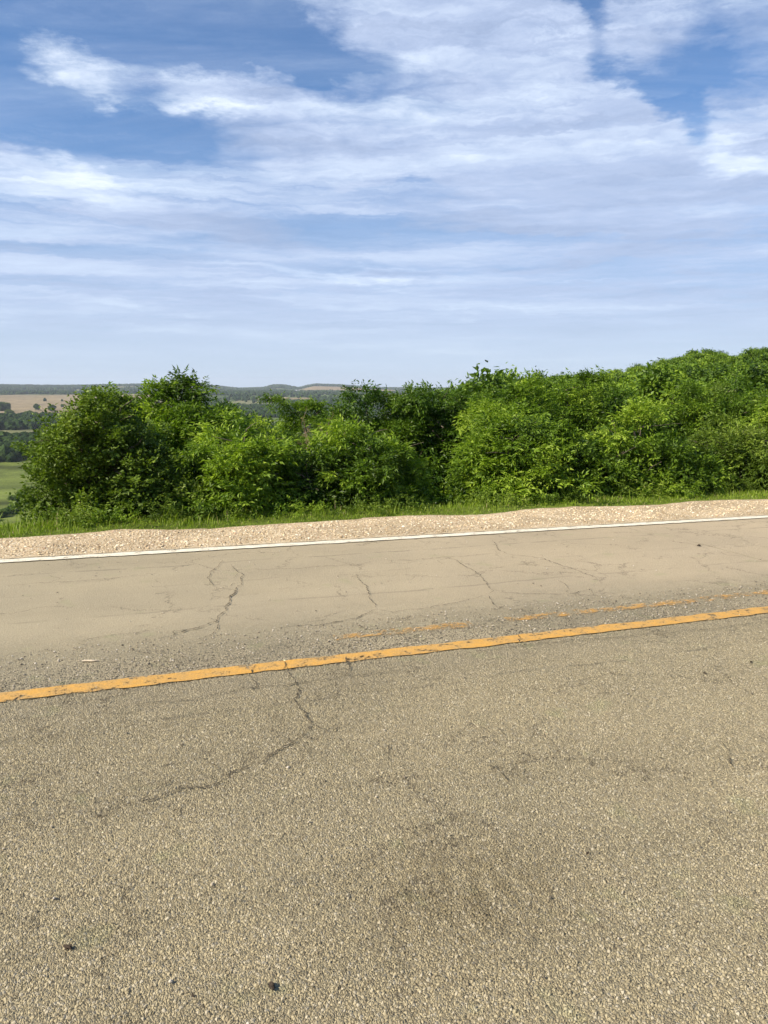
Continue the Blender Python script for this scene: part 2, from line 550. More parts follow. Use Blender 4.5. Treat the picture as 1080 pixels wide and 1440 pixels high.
# ------------------------------------------------------------------ road
def road_tex(T, pos):
    """chip seal: returns colour, height (0..1)"""
    X_, Y_, Z_ = T.xyz(pos)
    p2 = T.comb(X_, Y_, 0.0)
    big = T.noise(p2, .7, 4, .55)
    big2 = T.noise(T.vmath('MULTIPLY', p2, (.35, 1.6, 1)), 1.3, 4, .6)
    med = T.noise(p2, 6.0, 4, .6)
    wob = T.vmath('ADD', p2, T.vmath('SCALE', T.vmath('SUBTRACT', T.noise(p2, 60, 2, .5, color=True), (.5, .5, .5)), sc=.007))
    farl = T.mr(T.math('ADD', Y_, T.math('MULTIPLY', T.math('SUBTRACT', med, .5), .7)), 4.55, 5.6)
    # worn coarse strip beyond the yellow line
    strip = T.math('MULTIPLY', T.mr(Y_, 4.35, 4.42), T.mr(T.math('ADD', T.math('ADD', Y_, T.math('MULTIPLY', X_, .012)), T.math('MULTIPLY', T.math('SUBTRACT', T.noise(p2, 2.5, 4, .6), .5), .8)), 4.98, 4.45))
    c1 = T.vor(wob, 116, 'F1', 'Distance')
    id1 = T.vor(wob, 116, 'F1', 'Color')
    e1 = T.vor(wob, 116, 'DISTANCE_TO_EDGE', 'Distance')
    c2 = T.vor(wob, 150, 'F1', 'Distance')
    stone = T.math('ADD', T.math('MULTIPLY', T.mr(e1, 0.0, .20), .62), T.math('MULTIPLY', T.math('SUBTRACT', 1.0, T.math('MULTIPLY', c1, 1.1, clamp=True)), .38))
    idr = T.xyz(id1)
    ps_ = T.vor(wob, 116, 'F1', 'Position')
    offs = T.vmath('SCALE', T.vmath('SUBTRACT', wob, ps_), sc=116.0)
    tilt = T.vmath('DOT_PRODUCT', offs, T.vmath('MULTIPLY', T.vmath('SUBTRACT', id1, (.5, .5, .5)), (1.5, 1.5, 0.0)))
    lift = T.math('MULTIPLY', idr[0], .65)
    hgt_ = T.math('MULTIPLY', stone, T.math('ADD', .45, lift))
    hgt_ = T.math('ADD', hgt_, T.math('MULTIPLY', tilt, T.mr(e1, 0.0, .12, 0.0, .75)))
    hgt_ = T.math('ADD', hgt_, T.math('MULTIPLY', T.math('SUBTRACT', 1.0, c2), .14))
    hgt_ = T.math('ADD', hgt_, T.math('MULTIPLY', T.math('SUBTRACT', T.noise(p2, 320, 2, .6), .5), .30))
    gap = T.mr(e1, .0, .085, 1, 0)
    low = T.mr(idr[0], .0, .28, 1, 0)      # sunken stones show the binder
    dark = T.math('MAXIMUM', T.math('MULTIPLY', gap, .42), T.math('MULTIPLY', low, .42))  # binder tone in the gaps, also painting the chips' micro-shadows into the colour
    # patches where less stone is left
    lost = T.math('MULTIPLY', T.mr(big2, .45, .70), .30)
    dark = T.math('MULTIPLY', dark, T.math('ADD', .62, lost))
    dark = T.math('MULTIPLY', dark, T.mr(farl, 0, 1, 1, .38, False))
    sc = T.mix(idr[1], (.318, .270, .170), (.368, .315, .204))
    sc = T.mix(T.mr(idr[2], .80, 1.0), sc, (.42, .37, .27))
    sc = T.mix(T.mr(idr[2], .18, .0), sc, (.24, .20, .13))
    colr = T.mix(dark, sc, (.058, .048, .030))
    # filled, dusty far lane
    fl = T.mix(T.mr(X_, -3, 8, 0, 1), (.385, .325, .218), (.485, .385, .262))
    fine = T.noise(p2, 130, 2, .6)
    fl = T.mix(.6, fl, T.mix(T.mr(fine, .3, .7), (.70, .70, .70), (1.25, 1.25, 1.22)), 'MULTIPLY')
    colr = T.mix(T.math('MULTIPLY', farl, .72), colr, fl)
    stc = T.mix(idr[1], (.34, .285, .185), (.54, .45, .30))
    stc = T.mix(T.mr(idr[0], .34, .08), stc, (.085, .07, .045))
    colr = T.mix(T.math('MULTIPLY', strip, T.mr(big, .3, .7, .5, .85)), colr, stc)
    # bluish grey film right by the yellow line
    film = T.math('MULTIPLY', T.mr(T.math('ADD', Y_, T.math('MULTIPLY', T.math('SUBTRACT', med, .5), .5)), 3.65, 4.15), T.mr(Y_, 4.40, 4.36))
    film = T.math('MULTIPLY', film, T.mr(big, .3, .7, .25, .62))
    colr = T.mix(film, colr, (.27, .235, .165))
    # wheel tracks and blotches
    tone = T.mix(T.mr(big, .3, .7), (.91, .92, .93), (1.06, 1.06, 1.05))
    colr = T.mix(.85, colr, tone, 'MULTIPLY')
    tone2 = T.mix(T.mr(big2, .3, .7), (1.03, 1.03, 1.03), (.94, .94, .93))
    colr = T.mix(.8, colr, tone2, 'MULTIPLY')
    # dark oily smear in the near wheel path
    dxs = T.vmath('MULTIPLY', T.vmath('SUBTRACT', p2, (1.05, 2.05, 0)), (1.5, 1.9, 1))
    rag_ = T.noise(T.vmath('MULTIPLY', p2, (9.0, 2.2, 1)), 2.2, 4, .65)
    smear = T.mr(T.math('ADD', T.vmath('LENGTH', dxs), T.math('MULTIPLY', T.math('SUBTRACT', rag_, .5), 2.0)), 1.05, .15)
    colr = T.mix(T.math('MULTIPLY', T.math('MULTIPLY', smear, T.mr(rag_, .40, .58, .25, 1.0)), .9), colr, T.mix(T.math('ADD', .35, T.math('MULTIPLY', rag_, .9)), colr, (.60, .57, .50), 'MULTIPLY'))
    # hairline network
    wv_ = T.vmath('ADD', p2, T.vmath('SCALE', T.vmath('SUBTRACT', T.noise(p2, 3.2, 6, .7, color=True), (.5, .5, .5)), sc=.55))
    hair = T.mr(T.vor(wv_, 1.15, 'DISTANCE_TO_EDGE'), .012, .0)
    hair = T.math('MULTIPLY', hair, T.mr(T.noise(p2, 1.6, 5, .7), .44, .56))
    colr = T.mix(T.math('MULTIPLY', hair, .65), colr, (.075, .06, .04))
    # a few rust and moss coloured specks
    colr = T.mix(T.math('MULTIPLY', T.mr(T.noise(p2, 3.0, 3, .6), .60, .72), .22), colr, (.26, .29, .13))
    # seams running along the far lane
    for ys, st, ln in ((7.25, .45, .012), (5.75, .3, .014), (3.78, .45, .012), (6.5, .2, .01)):
        wl = T.math('ADD', Y_, T.math('MULTIPLY', T.math('SUBTRACT', T.noise(p2, 1.1, 5, .6), .5), .22))
        dd = T.math('ABSOLUTE', T.math('SUBTRACT', wl, ys))
        on = T.math('MULTIPLY', T.mr(dd, ln * 2.2, 0, 0, st), T.mr(T.noise(p2, 2.2, 4, .7), .42, .6))
        colr = T.mix(on, colr, (.09, .08, .06))
    hgt_ = T.math('MULTIPLY', hgt_, T.mr(farl, 0, 1, 1, .40, False))
    hgt_ = T.math('MULTIPLY', hgt_, T.math('ADD', 1.0, T.math('MULTIPLY', strip, .9)))
    return colr, hgt_, big


m_road, T, out = new_mat('chip_seal')
tcn = T.node('ShaderNodeTexCoord')
rp = tcn.outputs['Object']
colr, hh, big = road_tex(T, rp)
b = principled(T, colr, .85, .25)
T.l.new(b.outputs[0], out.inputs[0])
dn = T.node('ShaderNodeDisplacement')
T.put(dn.inputs['Height'], hh)
dn.inputs['Midlevel'].default_value = .8
dn.inputs['Scale'].default_value = .0088
T.l.new(dn.outputs[0], out.inputs['Displacement'])
m_road.displacement_method = 'BOTH'

m_crack, T, out = new_mat('crack_dark')
geo = T.node('ShaderNodeTexCoord')
nn = T.noise(geo.outputs['Object'], 60, 3, .7)
nc = T.mix(T.mr(nn, .3, .7), (.035, .03, .022), (.12, .10, .07))
b = principled(T, nc, .95, .1)
tr = T.node('ShaderNodeBsdfTransparent')
ms = T.node('ShaderNodeMixShader')
T.put(ms.inputs[0], T.mr(T.noise(geo.outputs['Object'], 20, 5, .75), .40, .56, 1.0, .25))
T.l.new(tr.outputs[0], ms.inputs[1])
T.l.new(b.outputs[0], ms.inputs[2])
T.l.new(ms.outputs[0], out.inputs[0])


def grid(x0, x1, y0, y1, sx, sy, off, z=0.0):
    xs = np.linspace(x0, x1, max(2, int(round((x1 - x0) / sx)) + 1))
    ys = np.linspace(y0, y1, max(2, int(round((y1 - y0) / sy)) + 1))
    gx, gy = np.meshgrid(xs, ys)
    v = np.stack([gx, gy, np.full_like(gx, z)], -1).reshape(-1, 3)
    nx, ny = len(xs), len(ys)
    i = (np.arange(ny - 1)[:, None] * nx + np.arange(nx - 1)).ravel() + off
    return v, np.stack([i, i + 1, i + nx + 1, i + nx], 1)


rv, rf, off = [], [], 0
# fine part near the photographer, coarser further out; every seam only touches
NEAR = (-2.2, 6.3, 1.05, 4.262)
for (x0, x1, y0, y1, sx, sy) in ((NEAR[0], NEAR[1], NEAR[2], NEAR[3], .0045, .0045),
                                 (-400, NEAR[0], -1.5, 8.02, 4, .5), (NEAR[1], 400, -1.5, 8.02, 4, .5),
                                 (NEAR[0], NEAR[1], -1.5, NEAR[2], .5, .5), (NEAR[0], NEAR[1], NEAR[3], 8.02, .5, .5)):
    v_, f_ = grid(x0, x1, y0, y1, sx, sy, off)
    rv.append(v_); rf.append(f_); off += len(v_)
nroad = sum(len(f) for f in rf)

# cracks, traced and put down on the road in metres
CR = [
    # main crack across the near lane
    (([(395, 940), (415, 965), (408, 985), (428, 1002), (434, 1018), (405, 1045), (360, 1070), (320, 1090), (280, 1107), (245, 1108), (205, 1125), (150, 1143), (120, 1152)]), .011),
    ([(350, 955), (358, 968)], .008), ([(434, 1020), (455, 1030), (475, 1022)], .007), ([(470, 960), (466, 985)], .007),
    ([(245, 1090), (215, 1112), (180, 1130)], .006),
    ([(150, 1240), (172, 1262), (185, 1240), (190, 1232)], .006), ([(150, 1300), (165, 1265)], .005),
    ([(725, 885), (728, 905), (735, 920)], .006), ([(665, 1070), (690, 1085), (712, 1105)], .006), ([(695, 1020), (703, 1035)], .005),
    ([(1010, 1045), (1020, 1062), (1035, 1088)], .007), ([(995, 1095), (992, 1110)], .005), ([(915, 1065), (930, 1068)], .004),
    ([(800, 950), (795, 965)], .004), ([(540, 1045), (538, 1075)], .005),
    # far lane
    ([(335, 820), (325, 835), (318, 850), (305, 868), (300, 875), (265, 885), (240, 892), (220, 900)], .016),
    ([(322, 795), (335, 808), (335, 820)], .010), ([(310, 788), (292, 805), (288, 815), (300, 830)], .009), ([(300, 875), (295, 892), (280, 900)], .008),
    ([(220, 885), (180, 890), (130, 898), (100, 905)], .008),
    ([(495, 808), (510, 825), (515, 840), (525, 855)], .012), ([(525, 857), (500, 868), (480, 874), (440, 880), (390, 885)], .010), ([(525, 857), (545, 862), (600, 855), (640, 848), (680, 838)], .008),
    ([(630, 785), (665, 805), (680, 822), (688, 832), (680, 838)], .012), ([(680, 838), (690, 850), (700, 856)], .009), ([(688, 760), (700, 775), (715, 780)], .010),
    ([(715, 780), (760, 785), (800, 800), (840, 815)], .012), ([(690, 835), (740, 836), (800, 836), (830, 828)], .009), ([(540, 790), (600, 786), (700, 778)], .010),
    ([(0, 825), (60, 821), (130, 816), (200, 810)], .010), ([(330, 802), (420, 800), (520, 793)], .008),
    ([(780, 815), (800, 830)], .008),
    # along the near side of the yellow line
    ([(130, 1000), (200, 990), (280, 982), (340, 970), (400, 965), (470, 955), (540, 945), (600, 938)], .008), ([(640, 920), (720, 910), (800, 902), (900, 895), (1000, 885), (1080, 872)], .008),
    ([(860, 900), (940, 905), (1010, 905)], .006), ([(440, 975), (500, 962), (560, 957)], .006), ([(480, 930), (485, 945), (478, 955)], .008), ([(395, 932), (398, 946)], .014), ([(350, 938), (353, 950)], .009),
    ([(487, 925), (483, 936)], .010), ([(722, 893), (727, 907)], .010),
]
rng = np.random.default_rng(4)
cv, cf = [], []


def strip_mesh(pts, w, z, cv, cf, off, step=.02, jit=.012):
    pts = np.array(pts)
    seg = np.linalg.norm(np.diff(pts, axis=0), axis=1)
    L = np.concatenate([[0], np.cumsum(seg)])
    n = max(4, int(L[-1] / step))
    d = np.linspace(0, L[-1], n)
    x = np.interp(d, L, pts[:, 0]); y = np.interp(d, L, pts[:, 1])
    sd_ = rng.integers(1000)
    x = x + jit * 6 * (fbm(d * 7 + sd_, d * 0, 71, 5) - .5) + rng.normal(0, jit * .3, n)
    y = y + jit * 6 * (fbm(d * 7 + sd_ + 50, d * 0, 73, 5) - .5) + rng.normal(0, jit * .3, n)
    tx = np.gradient(x); ty = np.gradient(y)
    ln = np.hypot(tx, ty) + 1e-9
    nx, ny = -ty / ln, tx / ln
    taper = np.minimum(1, np.minimum(d, L[-1] - d) / (.25 * L[-1]) + .25)
    ww = w * (.35 + .9 * rng.random(n)) * taper / 2
    ww2 = w * (.35 + .9 * rng.random(n)) * taper / 2
    a = np.stack([x + nx * ww, y + ny * ww, np.full(n, z)], 1)
    b_ = np.stack([x - nx * ww2, y - ny * ww2, np.full(n, z)], 1)
    v_ = np.empty((2 * n, 3)); v_[0::2] = b_; v_[1::2] = a
    i = np.arange(n - 1) * 2 + off
    cv.append(v_); cf.append(np.stack([i, i + 2, i + 3, i + 1], 1))
    return off + 2 * n


coff = off
for k_, (pp, w) in enumerate(CR):
    coff = strip_mesh([road_hit(*p) for p in pp], w * (1.2 if pp[0][1] > 900 else 1.05), (.0056 if pp[0][1] > 900 else .0034) + .00004 * k_, cv, cf, coff)
    # side hairs
    pts = [road_hit(*p) for p in pp]
    for _ in range(max(1, len(pp) // 3)):
        i = rng.integers(len(pts))
        a = pts[i]; th = rng.random() * 6.28; l = .05 + .18 * rng.random()
        coff = strip_mesh([a, (a[0] + l * math.cos(th), a[1] + l * math.sin(th)), (a[0] + 1.6 * l * math.cos(th + .6), a[1] + 1.6 * l * math.sin(th + .6))], w * .5, .0020, cv, cf, coff)
ncr = sum(len(f) for f in cf)
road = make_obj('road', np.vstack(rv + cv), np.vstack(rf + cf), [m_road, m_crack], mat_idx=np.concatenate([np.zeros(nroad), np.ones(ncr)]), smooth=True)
road.matrix_world = ROADM
tag(road, kind='structure')


# painted lines -----------------------------------------------------
def paint_mat(name, c_hi, c_lo, wear, chip):
    m, T, out = new_mat(name)
    g = T.node('ShaderNodeTexCoord')
    p = g.outputs['Object']
    n1 = T.noise(p, 9, 5, .65)
    n2 = T.noise(p, 70, 3, .6)
    c = T.mix(T.mr(n1, .35, .65), c_lo, c_hi)
    c = T.mix(.5, c, T.mix(T.mr(n2, .3, .7), (.75, .74, .70), (1.12, 1.12, 1.12)), 'MULTIPLY')
    v1 = T.vor(p, 85, 'F1', 'Distance')
    nb = T.bump(T.math('SUBTRACT', 1.0, v1), .45, .004)
    b = principled(T, c, .6, .35, nb)
    tr = T.node('ShaderNodeBsdfTransparent')
    ms = T.node('ShaderNodeMixShader')
    mask = T.math('ADD', T.math('MULTIPLY', n1, .55), T.math('MULTIPLY', T.noise(p, 45, 4, .75), .45))
    T.put(ms.inputs[0], T.mr(mask, wear, wear + chip, 0.0, .66 if wear > .45 else 1.0))
    T.l.new(tr.outputs[0], ms.inputs[1])
    T.l.new(b.outputs[0], ms.inputs[2])
    T.l.new(ms.outputs[0], out.inputs[0])
    return m


m_yel = paint_mat('yellow_paint', (.60, .325, .065), (.47, .29, .10), .40, .06)
m_yelw = paint_mat('worn_yellow_paint', (.62, .34, .08), (.52, .34, .14), .462, .10)
m_wht = paint_mat('white_paint', (.80, .75, .61), (.66, .60, .46), .385, .04)


def line(name, s0, s1, t, w, mat, step=.04, z=.004, rag=.006):
    n = int((s1 - s0) / step)
    s = np.linspace(s0, s1, n)
    wav = .02 * (fbm(s * .5, s * 0, 81) - .5)
    e1 = rag * (fbm(s * 9, s * 0, 83, 3) - .5) * 3
    e2 = rag * (fbm(s * 9, s * 0, 85, 3) - .5) * 3
    v_ = np.empty((2 * n, 3))
    v_[0::2] = np.stack([s, t + wav - w / 2 + e1, np.full(n, z)], 1)
    v_[1::2] = np.stack([s, t + wav + w / 2 + e2, np.full(n, z)], 1)
    i = np.arange(n - 1) * 2
    o = make_obj(name, v_, np.stack([i, i + 2, i + 3, i + 1], 1), mat)
    o.matrix_world = ROADM
    tag(o, kind='structure')
    return o


line('yellow_line', -60, 120, T_Y, .14, m_yel, rag=.010)
line('white_edge_line', -60, 120, T_W, .15, m_wht, rag=.010)
line('near_white_edge_line', -60, 120, .45, .115, m_wht)
for (a_, b_) in ((1.35, 2.4), (2.7, 8.6), (10.0, 14.0), (-4.9, -2.2)):
    line('worn_yellow_dash', a_, b_, T_Y + .40, .11, m_yelw, rag=.02)

# gravel shoulder -------------------------------------------------
m_grav, T, out = new_mat('gravel_bed')
g = T.node('ShaderNodeTexCoord')
p = g.outputs['Object']
ci = T.xyz(T.vor(p, 48, 'F1', 'Color'))
vd = T.vor(p, 48, 'F1', 'Distance')
c = T.mix(ci[0], (.41, .325, .205), (.60, .50, .345))
c = T.mix(T.mr(ci[1], .85, 1), c, (.80, .72, .56))
c = T.mix(T.mr(ci[1], .2, 0), c, (.46, .32, .20))
c = T.mix(T.mr(vd, .45, .8), c, (.40, .30, .19))
c = T.mix(.8, c, T.mix(T.mr(T.noise(p, 1.4, 5, .6), .35, .65), (.78, .76, .72), (1.1, 1.08, 1.05)), 'MULTIPLY')
sx_, sy_, sz_ = T.xyz(p)
dust = T.mr(T.math('ADD', sy_, T.math('MULTIPLY', T.math('SUBTRACT', T.noise(p, 5, 4, .6), .5), .25)), 8.05, 7.93)
c = T.mix(T.math('MULTIPLY', dust, .8), c, (.52, .42, .28))
b = principled(T, c, .95, .1, T.bump(T.math('SUBTRACT', 1., vd), .7, .015))
T.l.new(b.outputs[0], out.inputs[0])
xs = np.concatenate([np.arange(-400, -14, 4.0), np.arange(-14, 26, .06), np.arange(26, 401, 4.0)])
prof = np.array([0, .06, .12, .25, .4, .55, .7, .85, 1.0])
n = len(xs)
edge = T_G + .02 * np.clip(xs, -5, 14) + .46 * (fbm(xs * .9, xs * 0, 91, 4) - .5)
edge = np.where((xs > 1.0) & (xs < 3.0), edge - .06, edge)
start = 7.955 + .03 * (fbm(xs * 6, xs * 0, 93, 3) - .5)
gx = np.repeat(xs[:, None], len(prof), 1)
gy = start[:, None] + (edge + .25 - start)[:, None] * prof[None]
gz = .006 + .012 * np.minimum(prof * 6, 1)[None] + .022 * (fbm(gx * 3, gy * 3, 95) - .5) * prof[None] ** .5
gz[:, 0] = .0065
gz[:, -1] -= .06
i = (np.arange(n - 1)[:, None] * len(prof) + np.arange(len(prof) - 1)).ravel()
shoulder = make_obj('gravel_shoulder', np.stack([gx, gy, gz], -1).reshape(-1, 3), np.stack([i, i + len(prof), i + len(prof) + 1, i + 1], 1), m_grav, smooth=True)
shoulder.matrix_world = ROADM
tag(shoulder, kind='structure')
# shoulder on the photographer's side
v_, f_ = grid(-400, 400, -3.4, -.3, 8, .6, 0, .008)
o = make_obj('near_gravel_shoulder', v_, f_, m_grav)
o.matrix_world = ROADM
tag(o, kind='structure')


# loose stones ------------------------------------------------------
def ico():
    t = (1 + 5 ** .5) / 2
    v = np.array([[-1, t, 0], [1, t, 0], [-1, -t, 0], [1, -t, 0], [0, -1, t], [0, 1, t], [0, -1, -t], [0, 1, -t], [t, 0, -1], [t, 0, 1], [-t, 0, -1], [-t, 0, 1]], float)
    v /= np.linalg.norm(v[0])
    f = np.array([[0, 11, 5], [0, 5, 1], [0, 1, 7], [0, 7, 10], [0, 10, 11], [1, 5, 9], [5, 11, 4], [11, 10, 2], [10, 7, 6], [7, 1, 8], [3, 9, 4], [3, 4, 2], [3, 2, 6], [3, 6, 8], [3, 8, 9], [4, 9, 5], [2, 4, 11], [6, 2, 10], [8, 6, 7], [9, 8, 1]])
    return v, f


def ico2():
    v, f = ico()
    v = list(map(tuple, v)); cache = {}
    def mid(a, b):
        k = (min(a, b), max(a, b))
        if k not in cache:
            m = np.array(v[a]) + np.array(v[b])
            v.append(tuple(m / np.linalg.norm(m)))
            cache[k] = len(v) - 1
        return cache[k]
    g = []
    for a, b_, c_ in f:
        x, y, z = mid(a, b_), mid(b_, c_), mid(c_, a)
        g += [(a, x, z), (b_, y, x), (c_, z, y), (x, y, z)]
    return np.array(v), np.array(g)


IV, IF = ico()
IV2, IF2 = ico2()


def rot_z(a):
    c, s = np.cos(a), np.sin(a)
    M = np.zeros((len(a), 3, 3))
    M[:, 0, 0] = c; M[:, 0, 1] = -s; M[:, 1, 0] = s; M[:, 1, 1] = c; M[:, 2, 2] = 1
    return M


def scatter_blobs(P, S, jit, rng, bv=None, bf=None):
    bv = IV if bv is None else bv
    bf = IF if bf is None else bf
    n = len(P)
    M = rot_z(rng.random(n) * 6.283)
    v = bv[None] * (1 + jit * (rng.random((n, len(bv), 1)) - .5)) * S[:, None, :]
    v = np.einsum('nij,nkj->nki', M, v) + P[:, None, :]
    f = bf[None] + (np.arange(n) * len(bv))[:, None, None]
    return v.reshape(-1, 3), f.reshape(-1, 3)


m_stone, T, out = new_mat('limestone_gravel')
at = T.node('ShaderNodeAttribute', attribute_name='tone')
c = T.ramp(at.outputs['Fac'], [(0, (.30, .22, .13)), (.3, (.54, .42, .26)), (.7, (.74, .61, .41)), (.9, (.84, .77, .60)), (1, (.50, .33, .22))])
b = principled(T, c, .9, .15)
T.l.new(b.outputs[0], out.inputs[0])
rng = np.random.default_rng(11)
N = 17000
s_ = rng.uniform(-9, 24, N)
t_ = 8.0 + (rng.random(N) ** .8) * (.92 + .02 * np.clip(s_, -5, 14) + .46 * (fbm(s_ * .9, s_ * 0, 91, 4) - .5))
keep = rng.random(N) < .35 + 1.1 * fbm(s_ * 1.3, t_ * 2, 99)
s_, t_ = s_[keep], t_[keep]
sz = .005 + .010 * rng.random(len(s_)) ** 2.5
S = np.stack([sz * rng.uniform(.8, 1.5, len(s_)), sz, sz * rng.uniform(.5, .9, len(s_))], 1)
zb = .018 + .022 * (fbm(s_ * 3, t_ * 3, 95) - .5) * np.clip((t_ - 7.95) / 1.5, 0, 1) ** .5
v_, f_ = scatter_blobs(np.stack([s_, t_, zb + sz * .2], 1), S, .5, rng)
o = make_obj('gravel', v_, f_, m_stone, fattr=np.repeat(rng.random(len(s_)), 20))
o.matrix_world = ROADM
tag(o, 'loose pale pink and tan gravel strewn over the far shoulder', 'gravel', kind='stuff')

m_chip, T, out = new_mat('road_chips')
at = T.node('ShaderNodeAttribute', attribute_name='tone')
c = T.ramp(at.outputs['Fac'], [(0, (.10, .085, .065)), (.35, (.26, .22, .16)), (.75, (.44, .38, .29)), (1, (.56, .50, .42))])
b = principled(T, c, .9, .15)
T.l.new(b.outputs[0], out.inputs[0])
N = 9000
s_ = rng.uniform(-4, 12, N)
t_ = 4.42 + (rng.random(N) ** 1.2) * .65
keep = rng.random(N) < (.2 + 1.2 * fbm(s_ * 1.5, t_ * 3, 101)) * np.clip(1.25 - .07 * s_, .2, 1)
s_, t_ = s_[keep], t_[keep]
k2 = 700
s_ = np.concatenate([s_, rng.uniform(-1.5, 9, k2)]); t_ = np.concatenate([t_, rng.uniform(1.2, 7.8, k2)])
sz = .0028 + .0042 * rng.random(len(s_)) ** 2
S = np.stack([sz * rng.uniform(.8, 1.5, len(s_)), sz, sz * .7], 1)
v_, f_ = scatter_blobs(np.stack([s_, t_, .001 + sz * .3], 1), S, .5, rng)
o = make_obj('loose_chips', v_, f_, m_chip, fattr=np.repeat(rng.random(len(s_)), 20))
o.matrix_world = ROADM
tag(o, 'loose stone chips lying in the worn strip along the yellow line', 'stone chips', kind='stuff')


# ------------------------------------------------------------------ vegetation materials
def leaf_mat(name, stops, trans=.35, rough=.5, varhue=False):
    m, T, out = new_mat(name)
    at = T.node('ShaderNodeAttribute', attribute_name='tone')
    f = at.outputs['Fac']
    if varhue:
        oi = T.node('ShaderNodeObjectInfo')
        f = T.math('ADD', f, T.math('MULTIPLY', T.math('SUBTRACT', oi.outputs['Random'], .5), .75), clamp=True)
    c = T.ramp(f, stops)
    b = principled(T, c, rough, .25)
    tl = T.node('ShaderNodeBsdfTranslucent')
    T.put(tl.inputs[0], T.mix(1.0, c, (1.25, 1.35, .55), 'MULTIPLY'))
    ms = T.node('ShaderNodeMixShader')
    ms.inputs[0].default_value = trans
    T.l.new(b.outputs[0], ms.inputs[1])
    T.l.new(tl.outputs[0], ms.inputs[2])
    T.l.new(ms.outputs[0], out.inputs[0])
    return m


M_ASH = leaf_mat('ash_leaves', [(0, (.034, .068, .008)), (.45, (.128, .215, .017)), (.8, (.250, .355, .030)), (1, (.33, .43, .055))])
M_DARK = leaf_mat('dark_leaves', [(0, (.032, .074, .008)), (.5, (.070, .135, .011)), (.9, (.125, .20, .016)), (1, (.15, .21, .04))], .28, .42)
M_DULL = leaf_mat('dull_leaves', [(0, (.055, .092, .010)), (.5, (.118, .182, .020)), (.9, (.205, .28, .034)), (1, (.18, .23, .05))], .3, .5)
M_HILL = leaf_mat('hill_leaves', [(0, (.035, .072, .010)), (.5, (.125, .210, .018)), (1, (.250, .350, .034))], .3, .5, True)
M_GRASS = leaf_mat('grass_blades', [(0, (.10, .155, .014)), (.5, (.20, .285, .025)), (.85, (.27, .35, .04)), (.93, (.28, .28, .09)), (1, (.38, .33, .16))], .35, .5)

m_bark, T, out = new_mat('bark')
g = T.node('ShaderNodeTexCoord')
nn = T.noise(T.vmath('MULTIPLY', g.outputs['Object'], (8, 8, 1.5)), 3, 5, .7)
c = T.mix(T.mr(nn, .3, .7), (.06, .048, .035), (.22, .18, .14))
b = principled(T, c, .95, .1, T.bump(nn, .6, .02))
T.l.new(b.outputs[0], out.inputs[0])
m_twig, T, out = new_mat('dry_twig')
b = principled(T, (.27, .19, .13), .9, .1)
T.l.new(b.outputs[0], out.inputs[0])


# ------------------------------------------------------------------ leaves
def basis(d, roll, rng):
    """rows: matrices whose X axis = d"""
    d = d / (np.linalg.norm(d, axis=1, keepdims=True) + 1e-9)
    ref = np.where(np.abs(d[:, 2:3]) > .95, np.array([[1., 0, 0]]), np.array([[0, 0, 1.]]))
    y = np.cross(ref, d); y /= np.linalg.norm(y, axis=1, keepdims=True) + 1e-9
    z = np.cross(d, y)
    c, s = np.cos(roll)[:, None], np.sin(roll)[:, None]
    y2 = y * c + z * s
    z2 = -y * s + z * c
    return np.stack([d, y2, z2], -1)     # columns x,y,z


def leaflets(P, D, L, Wd, roll, rng):
    """diamond leaflets: P base, D direction. returns verts(n,4,3)"""
    B = basis(D, roll, rng)
    n = len(P)
    loc = np.zeros((n, 4, 3))
    loc[:, 1] = np.stack([L * .42, Wd / 2, L * .05], 1)
    loc[:, 2] = np.stack([L, 0 * L, -L * .12], 1)
    loc[:, 3] = np.stack([L * .42, -Wd / 2, L * .05], 1)
    return np.einsum('nij,nkj->nki', B, loc) + P[:, None, :]


def spray_template(kind, rng):
    """a twig end with leaves, pointing +X (up is +Z)"""
    P, D, L, W_ = [], [], [], []
    if kind == 'pinnate':
        for _ in range(rng.integers(2, 4)):
            th = rng.uniform(-1.7, 1.7); elv = rng.uniform(-.1, .7)
            d0 = np.array([math.cos(th) * math.cos(elv), math.sin(th) * math.cos(elv), math.sin(elv)])
            ln = rng.uniform(.13, .20); k = 3
            side = np.cross(d0, [0, 0, 1.]); side /= np.linalg.norm(side)
            pos = np.zeros(3); d = d0.copy()
            for i in range(k):
                d = d + np.array([0, 0, -.28]); d /= np.linalg.norm(d)
                pos = pos + d * ln / k
                for sg in (-1, 1):
                    P.append(pos.copy()); D.append(d * .55 + side * sg * .9 + np.array([0, 0, -.15])); L.append(rng.uniform(.05, .078)); W_.append(rng.uniform(.024, .033))
            P.append(pos.copy()); D.append(d); L.append(.09); W_.append(.032)
    elif kind == 'simple':
        for i in range(rng.integers(11, 16)):
            x = rng.uniform(-.02, .15)
            P.append([x, rng.normal(0, .03), rng.normal(0, .02)])
            th = rng.uniform(-2.2, 2.2)
            D.append([math.cos(th), math.sin(th), rng.uniform(-.5, .5)]); L.append(rng.uniform(.038, .066)); W_.append(rng.uniform(.026, .038))
    else:   # far: larger leaf masses
        for i in range(9):
            P.append(rng.normal(0, .17, 3)); D.append(rng.normal(0, 1, 3) + np.array([.3, 0, -.2])); L.append(rng.uniform(.16, .30)); W_.append(rng.uniform(.10, .17))
    return tuple(np.array(a, float) for a in (P, D, L, W_))


